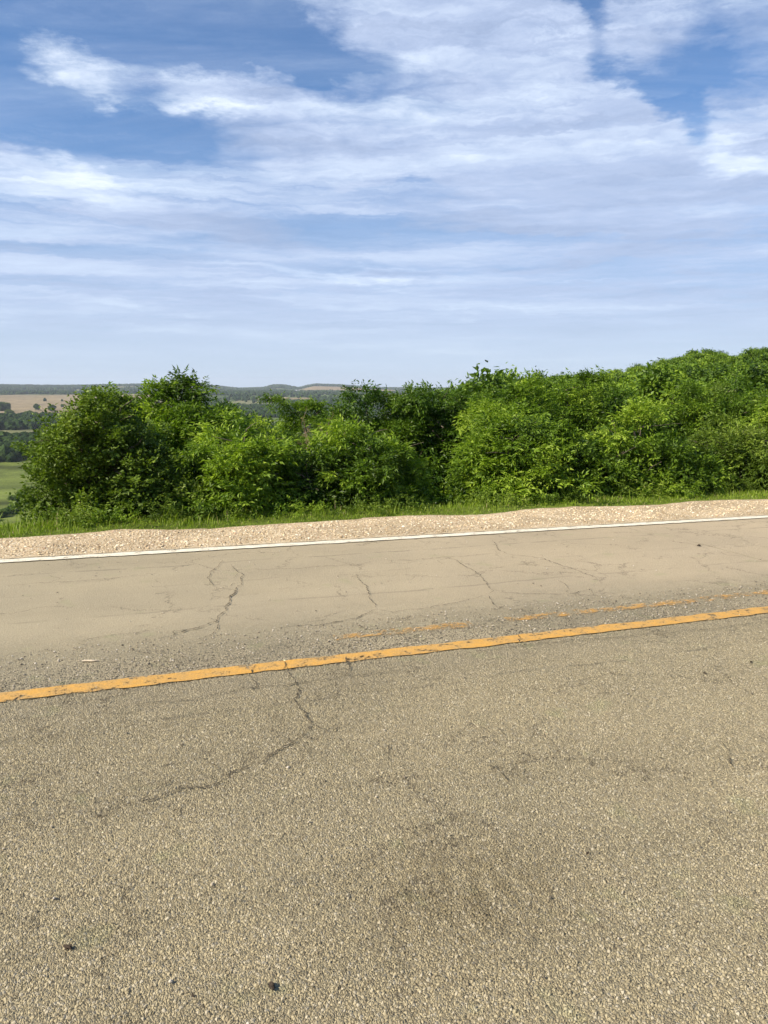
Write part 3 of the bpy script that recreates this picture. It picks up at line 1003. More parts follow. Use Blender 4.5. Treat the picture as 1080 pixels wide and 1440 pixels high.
def build_leaves(name, C, D, kind, scale, mat, parent, seed, tone_bias=0.0):
    rng = np.random.default_rng(seed)
    temps = [spray_template(kind, rng) for _ in range(7)]
    which = rng.integers(0, 7, len(C))
    vs, tn = [], []
    ctone = np.clip(rng.normal(.45 + tone_bias, .10, len(C)) + .85 * (vnoise(C[:, 0] * 2.2 / scale + seed, C[:, 2] * 2.2 / scale + C[:, 1], seed) - .5), 0, 1)
    for k, (P, DD, L, W_) in enumerate(temps):
        idx = np.where(which == k)[0]
        if not len(idx):
            continue
        sc = scale * rng.uniform(.75, 1.25, len(idx))
        B = basis(D[idx], rng.uniform(-.6, .6, len(idx)), rng)
        Pw = np.einsum('nij,kj->nki', B, P) * sc[:, None, None] + C[idx][:, None, :]
        Dw = np.einsum('nij,kj->nki', B, DD)
        m = len(idx) * len(P)
        Lr = (np.tile(L, len(idx)).reshape(len(idx), -1) * sc[:, None]).ravel()
        Wr = (np.tile(W_, len(idx)).reshape(len(idx), -1) * sc[:, None]).ravel()
        q = leaflets(Pw.reshape(-1, 3), Dw.reshape(-1, 3) + rng.normal(0, .22, (m, 3)), Lr, Wr, rng.normal(0, .6, m), rng)
        vs.append(q)
        tn.append(np.clip(np.repeat(ctone[idx], len(P)) + rng.normal(0, .12, m), 0, 1))
    q = np.concatenate(vs)
    tn = np.concatenate(tn)
    f = np.arange(len(q) * 4).reshape(-1, 4)
    return make_obj(name, q.reshape(-1, 3), f, mat, parent, fattr=tn)


def tube(path, radii, sides=6):
    path = np.asarray(path, float)
    n = len(path)
    tg = np.gradient(path, axis=0)
    B = basis(tg, np.zeros(n), None)
    th = np.arange(sides) / sides * 2 * PI
    ring = np.stack([0 * th, np.cos(th), np.sin(th)], 1)
    v = np.einsum('nij,kj->nki', B, ring) * np.asarray(radii)[:, None, None] + path[:, None, :]
    i = np.arange(n - 1)[:, None] * sides
    k = np.arange(sides)
    f = np.stack([i + k, i + (k + 1) % sides, i + sides + (k + 1) % sides, i + sides + k], -1).reshape(-1, 4)
    return v.reshape(-1, 3), f


class Acc:
    def __init__(s): s.v = []; s.f = []; s.o = 0
    def add(s, v, f): s.v.append(v); s.f.append(f + s.o); s.o += len(v)
    def build(s, name, mat, parent): return make_obj(name, np.vstack(s.v), np.vstack(s.f), mat, parent, smooth=True)


def bent(a, b_, rng, n=6, sag=.12):
    a, b_ = np.asarray(a, float), np.asarray(b_, float)
    t = np.linspace(0, 1, n)[:, None]
    L = np.linalg.norm(b_ - a)
    off = rng.normal(0, sag * L, 3)
    off[2] = abs(off[2]) * .5
    return a * (1 - t) + b_ * t + np.sin(t * PI) * off + np.cumsum(rng.normal(0, .012 * L, (n, 3)), 0) * np.sin(t * PI)


def make_tree(name, label, cat, loc, H, Wr, seed, kind='pinnate', mat=None, low=.12, clus=60, scale=1.0, nl=14, shoots=5, group=None, top_w=.78, stems=1, tone=0.0, depth=.9, open_=.0):
    """H height, Wr half width; crown of many lobes on real limbs"""
    rng = np.random.default_rng(seed)
    root = empty(name, loc)
    tag(root, label, cat, group)
    lobes = []
    leaders = []
    far_ = kind == 'far'
    if not far_:
        # several upright leaders, each a plume of foliage, spread over the crown's width
        nlead = max(5, int(nl * .38 + Wr * 3.2))
        for i in range(nlead):
            f = math.sqrt((i + .3) / nlead)
            a = i * 2.4 + rng.uniform(-.5, .5)
            dx_, dy_ = math.cos(a) * f * Wr * .86, math.sin(a) * f * Wr * .8 * depth
            hl = H * max(.4, 1 - (1 - top_w) * .8 * f ** 1.6 - .05 * f) * rng.uniform(.88, 1.0) if i else H
            pr = min(.52, .23 + .21 * Wr) * rng.uniform(.75, 1.2) * (scale ** .5)
            leaders.append((dx_, dy_, hl))
            z = low * H + pr * .7 + rng.uniform(0, pr)
            while True:
                g = min(1, max(0, z / hl))
                r = pr * (1.05 - .48 * g ** 2.5) * rng.uniform(.8, 1.2)
                z = min(z, hl - r * .95)
                wob_ = .16 + .10 * Wr
                lobes.append((dx_ + rng.normal(0, wob_), dy_ + rng.normal(0, wob_), z, r))
                if z >= hl - r * 1.05:
                    break
                z += r * rng.uniform(1.1, 1.7)
    nl = int(nl * 1.35)
    for i in range(nl if far_ else 0):
        f = (i + .5) / nl
        hz_ = low * H + (H * .97 - low * H) * f
        env = Wr * (math.sin((.16 + .70 * f) * PI) ** .5) * (1 - (1 - top_w) * f ** 2.5)
        r = min(Wr * rng.choice([.22, .30, .38, .50]) * rng.uniform(.85, 1.1), env * .8 + .1) * (1 - .22 * f)
        a = i * 2.4 + rng.uniform(-.5, .5)
        rad_ = max(0, env - r) * rng.uniform(.6, 1.42)
        zc = min(hz_, H - r * rng.uniform(.95, 1.3))
        lobes.append((math.cos(a) * rad_, math.sin(a) * rad_ * depth, zc, r))
    if far_:
        lobes.append((rng.uniform(-.1, .1) * Wr, rng.uniform(-.1, .1) * Wr, H * .55, Wr * .5))
        lobes.append((rng.uniform(-.2, .2) * Wr, 0, H - Wr * .34, Wr * .34))
        lobes.append((rng.uniform(-.45, .45) * Wr, -.3 * Wr, H * .82 - Wr * .2, Wr * .42))
    LB = np.array(lobes)
    Cs, Ds = [], []
    q0 = (.165 if not far_ else .66) * (scale if not far_ else 1)
    for j, (x, y, z, r) in enumerate(lobes):
        # tufts of foliage spread over the lobe, with gaps between them
        nt = int(clus / 84 * .95 * 4 * (r + .3 * q0) ** 2 / q0 ** 2 * (.49 if not far_ else .5)) + 2
        d = rng.normal(0, 1, (nt, 3)); d /= np.linalg.norm(d, axis=1, keepdims=True)
        d[:, 2] = np.where(d[:, 2] < -.6, -d[:, 2], d[:, 2])
        P = np.array([x, y, z]) + d * (r * rng.uniform(.55, 1.38, nt))[:, None] * np.array([1, 1, .9])
        dm = np.linalg.norm(P[:, None, :] - LB[None, :, :3], axis=2) / LB[None, :, 3]
        dm[:, j] = 9
        k = (dm.min(1) > .72) | (rng.random(nt) < .12)
        if open_ > 0:
            k &= rng.random(nt) > open_ * 1.4
        P, d = P[k], d[k]
        m = 11 if not far_ else 19
        qr = q0 * rng.uniform(.7, 1.25, len(P))
        e = rng.normal(0, 1, (len(P), m, 3)) + d[:, None, :] * .9 + np.array([0, 0, .55])
        e /= np.linalg.norm(e, axis=2, keepdims=True)
        PP = P[:, None, :] + e * (qr[:, None] * rng.uniform(.45, 1.05, (len(P), m)))[..., None] * np.array([1.15, 1.15, .62])
        Cs.append(PP.reshape(-1, 3)); Ds.append((e + np.array([0, 0, .1])).reshape(-1, 3))
        # thin inner foliage
        ni = int((.7 if not far_ else 1.8) * r * r / (q0 * q0)) + 1
        d2 = rng.normal(0, 1, (ni, 3)); d2 /= np.linalg.norm(d2, axis=1, keepdims=True)
        Cs.append(np.array([x, y, z]) + d2 * (r * .9 * rng.random(ni) ** .5)[:, None]); Ds.append(d2)
    # upright shoots that break the outline
    for _ in range(shoots if far_ else 0):
        j = rng.integers(len(lobes))
        x, y, z, r = lobes[j] if rng.random() < .5 else lobes[max(range(len(lobes)), key=lambda q_: lobes[q_][2] + rng.uniform(0, .6))]
        a = rng.random() * 6.28
        b0 = np.array([x + math.cos(a) * r * .6, y + math.sin(a) * r * .6, z + r * .6])
        ln = rng.uniform(.2, .45) * max(.6, scale)
        dd = np.array([rng.normal(0, .35), rng.normal(0, .35), 1.])
        for q_ in range(4):
            pq = b0 + dd * ln * (q_ / 3) * .8
            pq[2] = min(pq[2], H - .02)
            Cs.append(pq[None]); Ds.append((dd + rng.normal(0, .5, 3))[None])
    C_ = np.concatenate(Cs); D_ = np.concatenate(Ds)
    C_[:, 2] = np.maximum(C_[:, 2], .05)
    # trunk and limbs
    acc = Acc(); br = Acc()
    r0 = .028 * H + .015
    for s_i in range(stems):
        bx_, by_ = (0, 0) if stems == 1 else (rng.normal(0, .10 * Wr), rng.normal(0, .10 * Wr))
        top = np.array([bx_ * 1.8 + rng.normal(0, .06) * Wr, by_ * 1.8 + rng.normal(0, .06) * Wr, H * .82])
        path = bent([bx_, by_, -.35], top, rng, 9, .03)
        acc.add(*tube(path, np.linspace(r0, r0 * .22, 9) / (stems ** .4), 7))
        if s_i == 0:
            main = path
    for (dx_, dy_, hl) in leaders:
        hb = rng.uniform(.02, .25) * H
        st = np.array([np.interp(hb, main[:, 2], main[:, k]) for k in range(3)])
        pth = bent(st, [dx_, dy_, hl * .93], rng, 9, .035)
        pth[:, :2] += (np.array([dx_, dy_]) - st[:2]) * (np.sin(np.linspace(0, PI, 9)) * .25)[:, None]
        br.add(*tube(pth, np.linspace(r0 * .5, .006, 9), 5))
        for _ in range(9):
            k0 = rng.integers(3, 9)
            e_ = rng.normal(0, 1, 3); e_[2] = abs(e_[2]) * .7
            p2_ = bent(pth[k0], pth[k0] + e_ * .22, rng, 4, .08)
            br.add(*tube(p2_, np.linspace(r0 * .14, .003, 4), 4))
    for (x, y, z, r) in (lobes if far_ else []):
        hb = max(.12 * H, z - .9 * r - .3 * math.hypot(x, y))
        st = np.array([np.interp(hb, main[:, 2], main[:, k]) for k in range(3)])
        pth = bent(st, [x, y, z], rng, 6, .07)
        br.add(*tube(pth, np.linspace(r0 * .42, r0 * .14, 6), 5))
        for _ in range(5):
            d = rng.normal(0, 1, 3); d /= np.linalg.norm(d); d[2] = abs(d[2]) * .8
            p2_ = bent(pth[rng.integers(2, 6)], np.array([x, y, z]) + d * r * .85, rng, 4, .08)
            br.add(*tube(p2_, np.linspace(r0 * .14, .004, 4), 4))
    acc.build('trunk', m_bark, root)
    br.build('branches', m_bark, root)
    build_leaves('crown', C_, D_, kind, scale, mat or M_ASH, root, seed + 1, tone)
    return root


def plan_point(px, t):
    """where the vertical plane through photo column px meets distance t from the road axis"""
    d = ray(px, 560)[:2]
    k = t / (d @ n3[:2])
    return d[0] * k, d[1] * k


def z_at(px, py, x, y):
    r = ray(px, py)
    return EYE + r[2] * math.hypot(x, y) / math.hypot(r[0], r[1])


#   px, t, top py, half width px, options, label
TREES = [
    (100, 11.75, 590, 18, dict(kind='simple', mat=M_DULL, nl=10, low=.02, open_=.15, stems=2, shoots=8), 'small-leaved bush at the far left end of the tree row, beside the meadow'),
    (120, 11.6, 560, 36, dict(kind='simple', mat=M_DULL, shoots=9, nl=14, low=.02, open_=.12, stems=3, tone=.05), 'dull green small-leaved tree, second from the left end of the row'),
    (158, 11.8, 553, 42, dict(kind='simple', mat=M_DULL, shoots=9, nl=13, low=.02, open_=.18, stems=2, tone=-.06), 'small-leaved tree with thin stems, third from the left end of the row'),
    (190, 13.4, 543, 66, dict(mat=M_ASH, scale=.95, nl=16, shoots=7, tone=.10), 'bright green rounded tree top behind the small-leaved tree at the left'),
    (262, 12.9, 536, 66, dict(mat=M_ASH, nl=16, shoots=9, tone=.06, open_=.1), 'tallest bright tree of the left part of the row'),
    (228, 11.7, 640, 50, dict(kind='simple', mat=M_DULL, nl=10, low=.02, open_=.2, stems=3), 'low thin bush with visible stems under the tallest left tree'),
    (308, 16.5, 574, 22, dict(mat=M_DARK, nl=10), 'dark small tree behind the left group, beside the valley gap'),
    (334, 11.55, 594, 50, dict(mat=M_ASH, nl=16, shoots=6, tone=.12, low=.04), 'rounded yellow-green bush tree left of the brown twigs'),
    (403, 18.5, 557, 26, dict(mat=M_ASH, nl=12, tone=-.08, top_w=.35), 'slim pointed tree top seen against the valley, left of a pair'),
    (434, 18.0, 568, 19, dict(mat=M_ASH, nl=11, tone=-.02, top_w=.5), 'slim rounded tree top seen against the valley, right of a pair'),
    (376, 17.0, 592, 22, dict(mat=M_DARK, nl=10), 'low dark tree filling the gap under the pair of slim tops'),
    (425, 11.5, 640, 42, dict(mat=M_ASH, nl=11, shoots=3, tone=-.02, low=.03, open_=.15), 'small green bush below the brown twigs'),
    (506, 14.6, 545, 44, dict(mat=M_DARK, nl=14, shoots=9, tone=.18), 'spiky dark tree top between the valley gap and the dark hollow'),
    (508, 11.6, 600, 44, dict(mat=M_ASH, nl=16, shoots=5, tone=.02, low=.03), 'broad green bush tree just left of the dark hollow'),
    (550, 11.75, 624, 32, dict(mat=M_ASH, nl=11, shoots=6, low=.02, tone=.0, open_=.1), 'lower green bush on the left rim of the dark hollow'),
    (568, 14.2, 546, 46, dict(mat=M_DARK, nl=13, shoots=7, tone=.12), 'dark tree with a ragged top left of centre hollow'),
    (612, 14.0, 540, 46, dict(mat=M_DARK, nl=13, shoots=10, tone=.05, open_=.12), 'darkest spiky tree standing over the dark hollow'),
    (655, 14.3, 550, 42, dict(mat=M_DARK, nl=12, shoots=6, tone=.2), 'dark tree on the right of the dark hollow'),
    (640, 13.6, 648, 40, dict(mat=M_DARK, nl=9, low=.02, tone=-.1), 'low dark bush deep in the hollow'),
    (716, 12.8, 533, 50, dict(mat=M_ASH, nl=16, shoots=9, tone=.16), 'bright tree with a feathery top right of the dark hollow'),
    (702, 11.75, 606, 28, dict(mat=M_ASH, nl=11, shoots=6, low=.03, tone=-.05, top_w=.5), 'narrow bush on the right rim of the dark hollow'),
    (772, 11.7, 598, 34, dict(mat=M_ASH, nl=11, shoots=7, low=.03, tone=.12, top_w=.5), 'narrow bright bush right of the broad bright one'),
    (860, 11.9, 606, 28, dict(mat=M_DARK, nl=10, shoots=6, low=.03, tone=.1, open_=.2), 'narrow dark bush just left of the pointed bush'),
    (724, 11.6, 588, 50, dict(mat=M_ASH, nl=17, shoots=5, tone=.08, low=.03), 'broad bright green bush tree below the feathery top'),
    (790, 14.4, 527, 52, dict(mat=M_ASH, nl=15, shoots=7, tone=.08), 'round-topped tree behind the row, where the skyline begins to rise'),
    (822, 11.7, 612, 46, dict(mat=M_ASH, nl=14, shoots=4, tone=.03, low=.03), 'leafy bush with drooping sprays left of the pointed bush'),
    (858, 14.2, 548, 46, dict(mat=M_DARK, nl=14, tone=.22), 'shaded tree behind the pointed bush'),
    (893, 11.7, 574, 44, dict(mat=M_ASH, nl=15, shoots=5, top_w=.3, tone=.10, low=.02), 'pointed light green bush in the right part of the row'),
    (935, 14.6, 540, 54, dict(mat=M_ASH, nl=15, shoots=6, tone=.05), 'wide tree behind and right of the pointed bush'),
    (955, 11.75, 622, 44, dict(mat=M_ASH, nl=13, shoots=4, tone=-.03, low=.03), 'low green bush with dark gaps at its foot, right of the pointed bush'),
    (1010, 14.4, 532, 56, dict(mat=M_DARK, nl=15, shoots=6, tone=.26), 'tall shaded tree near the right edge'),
    (1040, 11.8, 590, 56, dict(mat=M_DULL, nl=15, shoots=5, tone=.05, low=.03), 'dull green tree leaning over the verge at the right edge'),
    (1095, 12.6, 530, 60, dict(mat=M_ASH, nl=15, shoots=5, tone=.08), 'green tree cut by the right edge of the picture'),
    (1165, 12.2, 560, 66, dict(mat=M_ASH, nl=15, tone=.05), 'green tree just outside the right edge'),
]
GRP = 'young trees and bushes in the row beyond the verge'
for k_, (px, t_, top, hw, opt, lab) in enumerate(TREES):
    t_ = t_ - (.72 if t_ < 12 else .3)
    x, y = plan_point(px, t_)
    zb = hgt(x, y)
    zt = z_at(px, top + 5, x, y)
    dist = math.hypot(x, y)
    wr = hw / F * dist * 1.22
    o = dict(opt)
    make_tree('roadside_tree', lab, 'tree', (x, y, zb - .05), zt - zb + .05, wr, 100 + k_ * 7, group=GRP, clus=o.pop('clus', 84), **o)

# brown dry stems between the bushes
def dry_shrub(px, t_, top, hw, seed, label):
    rng = np.random.default_rng(seed)
    x, y = plan_point(px, t_)
    zb = hgt(x, y)
    H = z_at(px, top, x, y) - zb
    w = hw / F * math.hypot(x, y)
    root = empty('dry_shrub', (x, y, zb))
    tag(root, label, 'shrub')
    a = Acc(); tips = []
    for _ in range(34):
        e = np.array([rng.normal(0, w * .6), rng.normal(0, w * .5), H * rng.uniform(.7, 1.0)])
        p = bent([rng.normal(0, .1), rng.normal(0, .1), -.1], e, rng, 7, .06)
        a.add(*tube(p, np.linspace(.014, .004, 7), 4))
        for _ in range(7):
            q0 = p[rng.integers(3, 7)]
            q1 = q0 + rng.normal(0, .13, 3) + np.array([0, 0, .16])
            a.add(*tube(bent(q0, q1, rng, 3, .05), [.005, .004, .0025], 3)); tips.append(q1)
    a.build('stems', m_twig, root)
    tips = np.array(tips)
    build_leaves('dry_leaves', tips, rng.normal(0, 1, tips.shape) + [0, 0, .5], 'simple', .42, M_DRY, root, seed + 1)


M_DRY = leaf_mat('dry_leaves', [(0, (.16, .11, .06)), (.5, (.26, .18, .11)), (1, (.40, .28, .20))], .2, .8)
dry_shrub(447, 12.9, 612, 24, 900, 'brown dry twiggy shrub between the bushes, under the pair of slim tree tops')
dry_shrub(275, 12.2, 612, 12, 901, 'small pinkish dry shrub between the left trees')

# low weedy plants at the foot of the row
WEEDS = [(515, 10.35, 700, 28, 'leafy low plant at the verge below the broad bush left of the hollow'), (300, 10.4, 722, 20, 'low weed tuft at the verge below the left bushes'),
         (412, 10.35, 716, 22, 'small leafy weed at the verge below the brown twigs'), (560, 10.4, 706, 20, 'leafy weed at the left mouth of the dark hollow'),
         (690, 10.5, 692, 24, 'leafy weed at the right mouth of the dark hollow'), (742, 10.5, 690, 26, 'green weed clump under the broad bright bush'),
         (800, 10.5, 684, 22, 'green weed clump under the drooping bush'), (905, 10.6, 672, 32, 'wide weed clump at the foot of the pointed bush'),
         (985, 10.6, 668, 26, 'weed clump at the foot of the right-hand bushes'), (1050, 10.7, 664, 26, 'weed clump on the verge near the right edge'),
         (98, 10.3, 716, 16, 'weed clump at the left end of the row, by the meadow'), (150, 10.35, 716, 26, 'weed clump under the small-leaved left tree'), (225, 10.4, 724, 22, 'weed clump right of the left trunks')]
def make_weeds(lab, x, y, H, wr, seed, mat):
    """upright leafy stems of uneven height spread along the verge"""
    rng = np.random.default_rng(seed)
    Cs, Ds = [], []
    for _ in range(int(26 + wr * 40)):
        al = rng.normal(0, wr * .75); ac = rng.normal(0, .22)
        ox, oy = al * uh[0] + ac * n3[0], al * uh[1] + ac * n3[1]
        z0 = hgt(x + ox, y + oy)
        h_ = H * rng.uniform(.35, 1.1) * math.exp(-(al / (wr * 1.6)) ** 2)
        tip = np.array([ox + rng.normal(0, .09), oy + rng.normal(0, .09), z0 + h_])
        p = bent([ox, oy, z0 - .03], tip, rng, 6, .05)
        for q_ in range(max(3, int(h_ / .07))):
            t = rng.uniform(.25, 1.0)
            Cs.append(np.array([np.interp(t, np.linspace(0, 1, 6), p[:, k]) for k in range(3)]))
            th = rng.random() * 6.28
            Ds.append([math.cos(th), math.sin(th), .7])
    zc = hgt(x, y)
    o = build_leaves('weed_clump', np.array(Cs) - [0, 0, zc], np.array(Ds), 'simple', .55, mat, None, seed + 1)
    o.location = (x, y, zc)
    tag(o, lab, 'plant', 'weeds at the foot of the tree row')
    return o


M_GRASSY = leaf_mat('weed_leaves', [(0, (.08, .13, .015)), (.5, (.15, .22, .025)), (.9, (.22, .29, .04)), (1, (.34, .33, .12))], .3, .5)
for k_, (px, t_, top, hw, lab) in enumerate(WEEDS):
    t_ -= .58
    x, y = plan_point(px, t_)
    zb = hgt(x, y)
    zt = z_at(px, top, x, y)
    wr = hw / F * math.hypot(x, y) * 1.25
    make_weeds(lab, x, y, max(.25, zt - zb), wr, 1300 + k_ * 5, M_GRASSY if k_ % 3 == 1 else (M_ASH if k_ % 3 else M_DULL))

# ------------------------------------------------------------------ wooded hillside at the right
rng = np.random.default_rng(77)
protos = []
for k_ in range(6):
    hgt_k = [8.5, 9.5, 7.5, 10.5, 8.0, 9.0][k_]
    p_ = make_tree('woodland_tree', 'x', 'tree', (0, 0, 0), hgt_k, [2.7, 3.2, 2.6, 3.0, 3.1, 2.4][k_], 500 + k_ * 3, kind='far', mat=M_HILL, low=.1, nl=18, scale=.95, clus=84, shoots=12, top_w=.6)
    protos.append(p_)
cand = []
tries = 0
while len(cand) < 285 and tries < 60000:
    tries += 1
    a = rng.uniform(6.5, 38)
    r = 20 + 120 * rng.random() ** 1.1
    x, y = r * math.sin(rad(a)), r * math.cos(rad(a))
    s0, t0 = st_of(x, y)
    if t0 < 17.5:
        continue
    sp = 2.5 + r * .009
    if all((x - q_[0]) ** 2 + (y - q_[1]) ** 2 > sp * sp for q_ in cand):
        cand.append((x, y, r, a))
cand.sort(key=lambda q_: q_[2])
# the skyline of the wooded hill in the photograph: no crown may stand above it
SKY = [(640, 556), (680, 548), (720, 536), (760, 531), (800, 530), (850, 529), (880, 522), (910, 516), (940, 508), (965, 505), (985, 495), (1005, 494), (1020, 503), (1045, 497), (1080, 490), (1200, 478), (1500, 470)]
SKA = [azel(a, b)[0] for a, b in SKY]
SKE = [math.tan(rad(azel(a, b)[1])) for a, b in SKY]
HG = 'woodland trees on the hillside at the right'
used = set()
for i_, (x, y, r, a) in enumerate(cand):
    zb = hgt(x, y) - .2
    k_ = int(rng.integers(6))
    Hn = [8.5, 9.5, 7.5, 10.5, 8.0, 9.0][k_]
    zmax = EYE + float(np.interp(a, SKA, SKE)) * r
    Hw = Hn * rng.uniform(.75, 1.15)
    Hmax = zmax - zb - rng.uniform(-.15, .7)
    # trees nearer than the crest stay under the line of sight that shows the ones behind
    frac = min(1, max(0, (r - 18) / 75))
    Hcap = (EYE + (float(np.interp(a, SKA, SKE)) * (frac ** .55) - .004) * r) - zb if r < 90 else Hmax
    Hw = min(max(Hw if r > 60 else Hcap, min(Hcap, 4)), Hcap, Hmax)
    if r > 75:
        Hw = min(Hmax, max(Hw, Hmax * rng.uniform(.86, 1.0)))
    if Hw < 2:
        continue
    sc = Hw / Hn
    scw = min(1.15, max(sc, .5)) * rng.uniform(.9, 1.15)
    lab = 'leafy tree close behind the roadside row in the dense green woodland at the right' if r < 62 else 'tree crown in the canopy of the upper wooded hillside at the right, towards the skyline'
    if k_ not in used:
        used.add(k_)
        p_ = protos[k_]
        p_.location = (x, y, zb); p_.rotation_euler = (0, 0, rng.random() * 6.28); p_.scale = (scw, scw, sc)
        p_['label'] = lab; p_['group'] = HG
    else:
        copy_thing(protos[k_], (x, y, zb), rng.random() * 6.28, (scw, scw, sc), lab, HG)

# ------------------------------------------------------------------ verge grass
rng = np.random.default_rng(21)
N = 150000
s_ = rng.uniform(-7, 22, N)
edge_s = T_G + .02 * np.clip(s_, -5, 14) + .46 * (fbm(s_ * .9, s_ * 0, 91, 4) - .5)
edge_s = np.where((s_ > 1.0) & (s_ < 3.0), edge_s - .06, edge_s)
t_ = edge_s - .05 + rng.random(N) ** .9 * 3.0
dens_ = fbm(s_ * 1.2, t_ * 1.6, 111)
d_edge = t_ - edge_s
keep = (rng.random(N) < .30 + dens_) & ((d_edge > .12) | (vnoise(s_ * 7, t_ * 7, 5) > .55))
s_, t_, d_edge = s_[keep], t_[keep], d_edge[keep]
n = len(s_)
x = s_ * uh[0] + t_ * n3[0]; y = s_ * uh[1] + t_ * n3[1]
z = height(x, y) - .01
hb = (.025 + .06 * rng.random(n)) * (.35 + .75 * np.clip(d_edge / .8, 0, 1.3)) * (.6 + .9 * fbm(s_ * 2.5, t_ * 2.5, 113))
hb = np.where(rng.random(n) < .006 + .02 * (vnoise(s_ * 1.1, t_ * 1.1, 7) > .6), hb + .14, hb)
th = rng.random(n) * 6.283
lean = rng.uniform(.1, .8, n) * hb
wv = rng.uniform(.003, .0065, n)
cx, cy = np.cos(th), np.sin(th)
v = np.zeros((n, 5, 3))
v[:, 0] = np.stack([x - cy * wv, y + cx * wv, z], 1)
v[:, 1] = np.stack([x + cy * wv, y - cx * wv, z], 1)
v[:, 2] = np.stack([x + cx * lean * .35 + cy * wv * .8, y + cy * lean * .35 - cx * wv * .8, z + hb * .6], 1)
v[:, 3] = np.stack([x + cx * lean * .35 - cy * wv * .8, y + cy * lean * .35 + cx * wv * .8, z + hb * .6], 1)
v[:, 4] = np.stack([x + cx * lean, y + cy * lean, z + hb], 1)
bi = np.arange(n) * 5
fq = np.stack([bi, bi + 1, bi + 2, bi + 3], 1)
ft = np.stack([bi + 3, bi + 2, bi + 4], 1)
tone = np.clip(rng.normal(.5, .18, n) + .25 * (fbm(s_, t_, 117) - .5), 0, .9)
tone = np.where(rng.random(n) < .05, 1.0, tone)
gr = make_obj('verge_grass', v.reshape(-1, 3), [fq, ft], M_GRASS, fattr=np.concatenate([tone, tone]))
tag(gr, 'bright green grass growing on the verge between gravel and trees', 'grass', kind='stuff')

# meadow tufts on the slope at the left, larger and sparser
N = 42000
a = np.radians(rng.uniform(-36, -19, N)); r = 11 + 60 * rng.random(N) ** 1.6
x = r * np.sin(a); y = r * np.cos(a)
s0, t0 = st_of(x, y)
k = t0 > 10.6
x, y, r = x[k], y[k], r[k]
n = len(x)
z = height(x, y) - .02
hb = rng.uniform(.12, .4, n) * (.5 + fbm(x / 2, y / 2, 119))
wv = .006 + .0006 * r
th = rng.random(n) * 6.283; cx, cy = np.cos(th), np.sin(th)
v = np.stack([np.stack([x - cy * wv, y + cx * wv, z], 1), np.stack([x + cy * wv, y - cx * wv, z], 1), np.stack([x + cx * hb * .4, y + cy * hb * .4, z + hb], 1)], 1)
f = np.arange(n * 3).reshape(-1, 3)
mg = make_obj('meadow_grass', v.reshape(-1, 3), f, M_GRASS, fattr=np.clip(rng.normal(.45, .15, n), 0, .85))
tag(mg, 'tall meadow grass on the slope falling away at the left', 'grass', kind='stuff')

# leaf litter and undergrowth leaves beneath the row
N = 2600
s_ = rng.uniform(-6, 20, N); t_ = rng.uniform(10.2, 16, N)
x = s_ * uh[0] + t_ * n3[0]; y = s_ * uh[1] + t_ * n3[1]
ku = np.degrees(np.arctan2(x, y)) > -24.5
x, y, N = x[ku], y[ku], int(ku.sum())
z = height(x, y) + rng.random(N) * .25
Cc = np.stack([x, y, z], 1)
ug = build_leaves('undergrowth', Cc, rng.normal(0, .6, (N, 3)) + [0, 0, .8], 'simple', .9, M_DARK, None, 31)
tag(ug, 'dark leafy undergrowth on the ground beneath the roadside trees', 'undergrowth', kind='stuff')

# ------------------------------------------------------------------ far woods
rng = np.random.default_rng(55)
N = 520000
a = np.radians(rng.uniform(-78, 30, N)); r = 520 * (7000 / 520) ** rng.random(N)
x = r * np.sin(a); y = r * np.cos(a)
_, wd_, _, _ = cover(x, y)
p_keep = wd_ * np.clip(.95 - .0 * r, 0, 1)
k = (rng.random(N) < p_keep)
# hedgerow trees and scattered ones
hd = (fbm(x / 120, y / 120, 131, 2) > .66) & (rng.random(N) < .25) & (r > 780)
_, _, tn_, t2_ = cover(x, y)
k = (k | hd) & ~((tn_ > .3) & ~(rng.random(N) < .006)) & ~(t2_ > .3)
x, y, r = x[k][:120000], y[k][:120000], r[k][:120000]
n = len(x)
print('far wood crowns', n)
z = height(x, y)
sz = rng.uniform(3.2, 6.0, n) * (1 + .5 * np.clip((r - 1500) / 3000, 0, 1))
S = np.stack([sz, sz, sz * rng.uniform(.9, 1.25, n)], 1)
m_far, T, out = new_mat('far_canopy')
at = T.node('ShaderNodeAttribute', attribute_name='tone')
g = T.node('ShaderNodeNewGeometry')
nz = T.noise(g.outputs['Position'], .55, 5, .7)
c = T.ramp(at.outputs['Fac'], [(0, (.018, .036, .012)), (.6, (.030, .056, .016)), (1, (.050, .085, .022))])
c = T.mix(.7, c, T.mix(T.mr(nz, .35, .65), (.5, .5, .5), (1.4, 1.4, 1.3)), 'MULTIPLY')
b = principled(T, c, .95, .05, T.bump(nz, 1., 2.0))
T.l.new(b.outputs[0], out.inputs[0])
nearw = r < 1600
v1, f1 = scatter_blobs(np.stack([x, y, z + sz * .75], 1)[nearw], S[nearw], .55, rng, IV2, IF2)
v2, f2 = scatter_blobs(np.stack([x, y, z + sz * .7], 1)[~nearw], S[~nearw], .5, rng)
tn1 = rng.random(int(nearw.sum())); tn2 = rng.random(int((~nearw).sum()))
fw = make_obj('far_woods', np.vstack([v1, v2]), np.vstack([f1, f2 + len(v1)]), m_far, fattr=np.concatenate([np.repeat(tn1, 80), np.repeat(tn2, 20)]), smooth=False)
tag(fw, 'dark green far-off woods and hedgerows across the valley', 'woodland', kind='stuff')


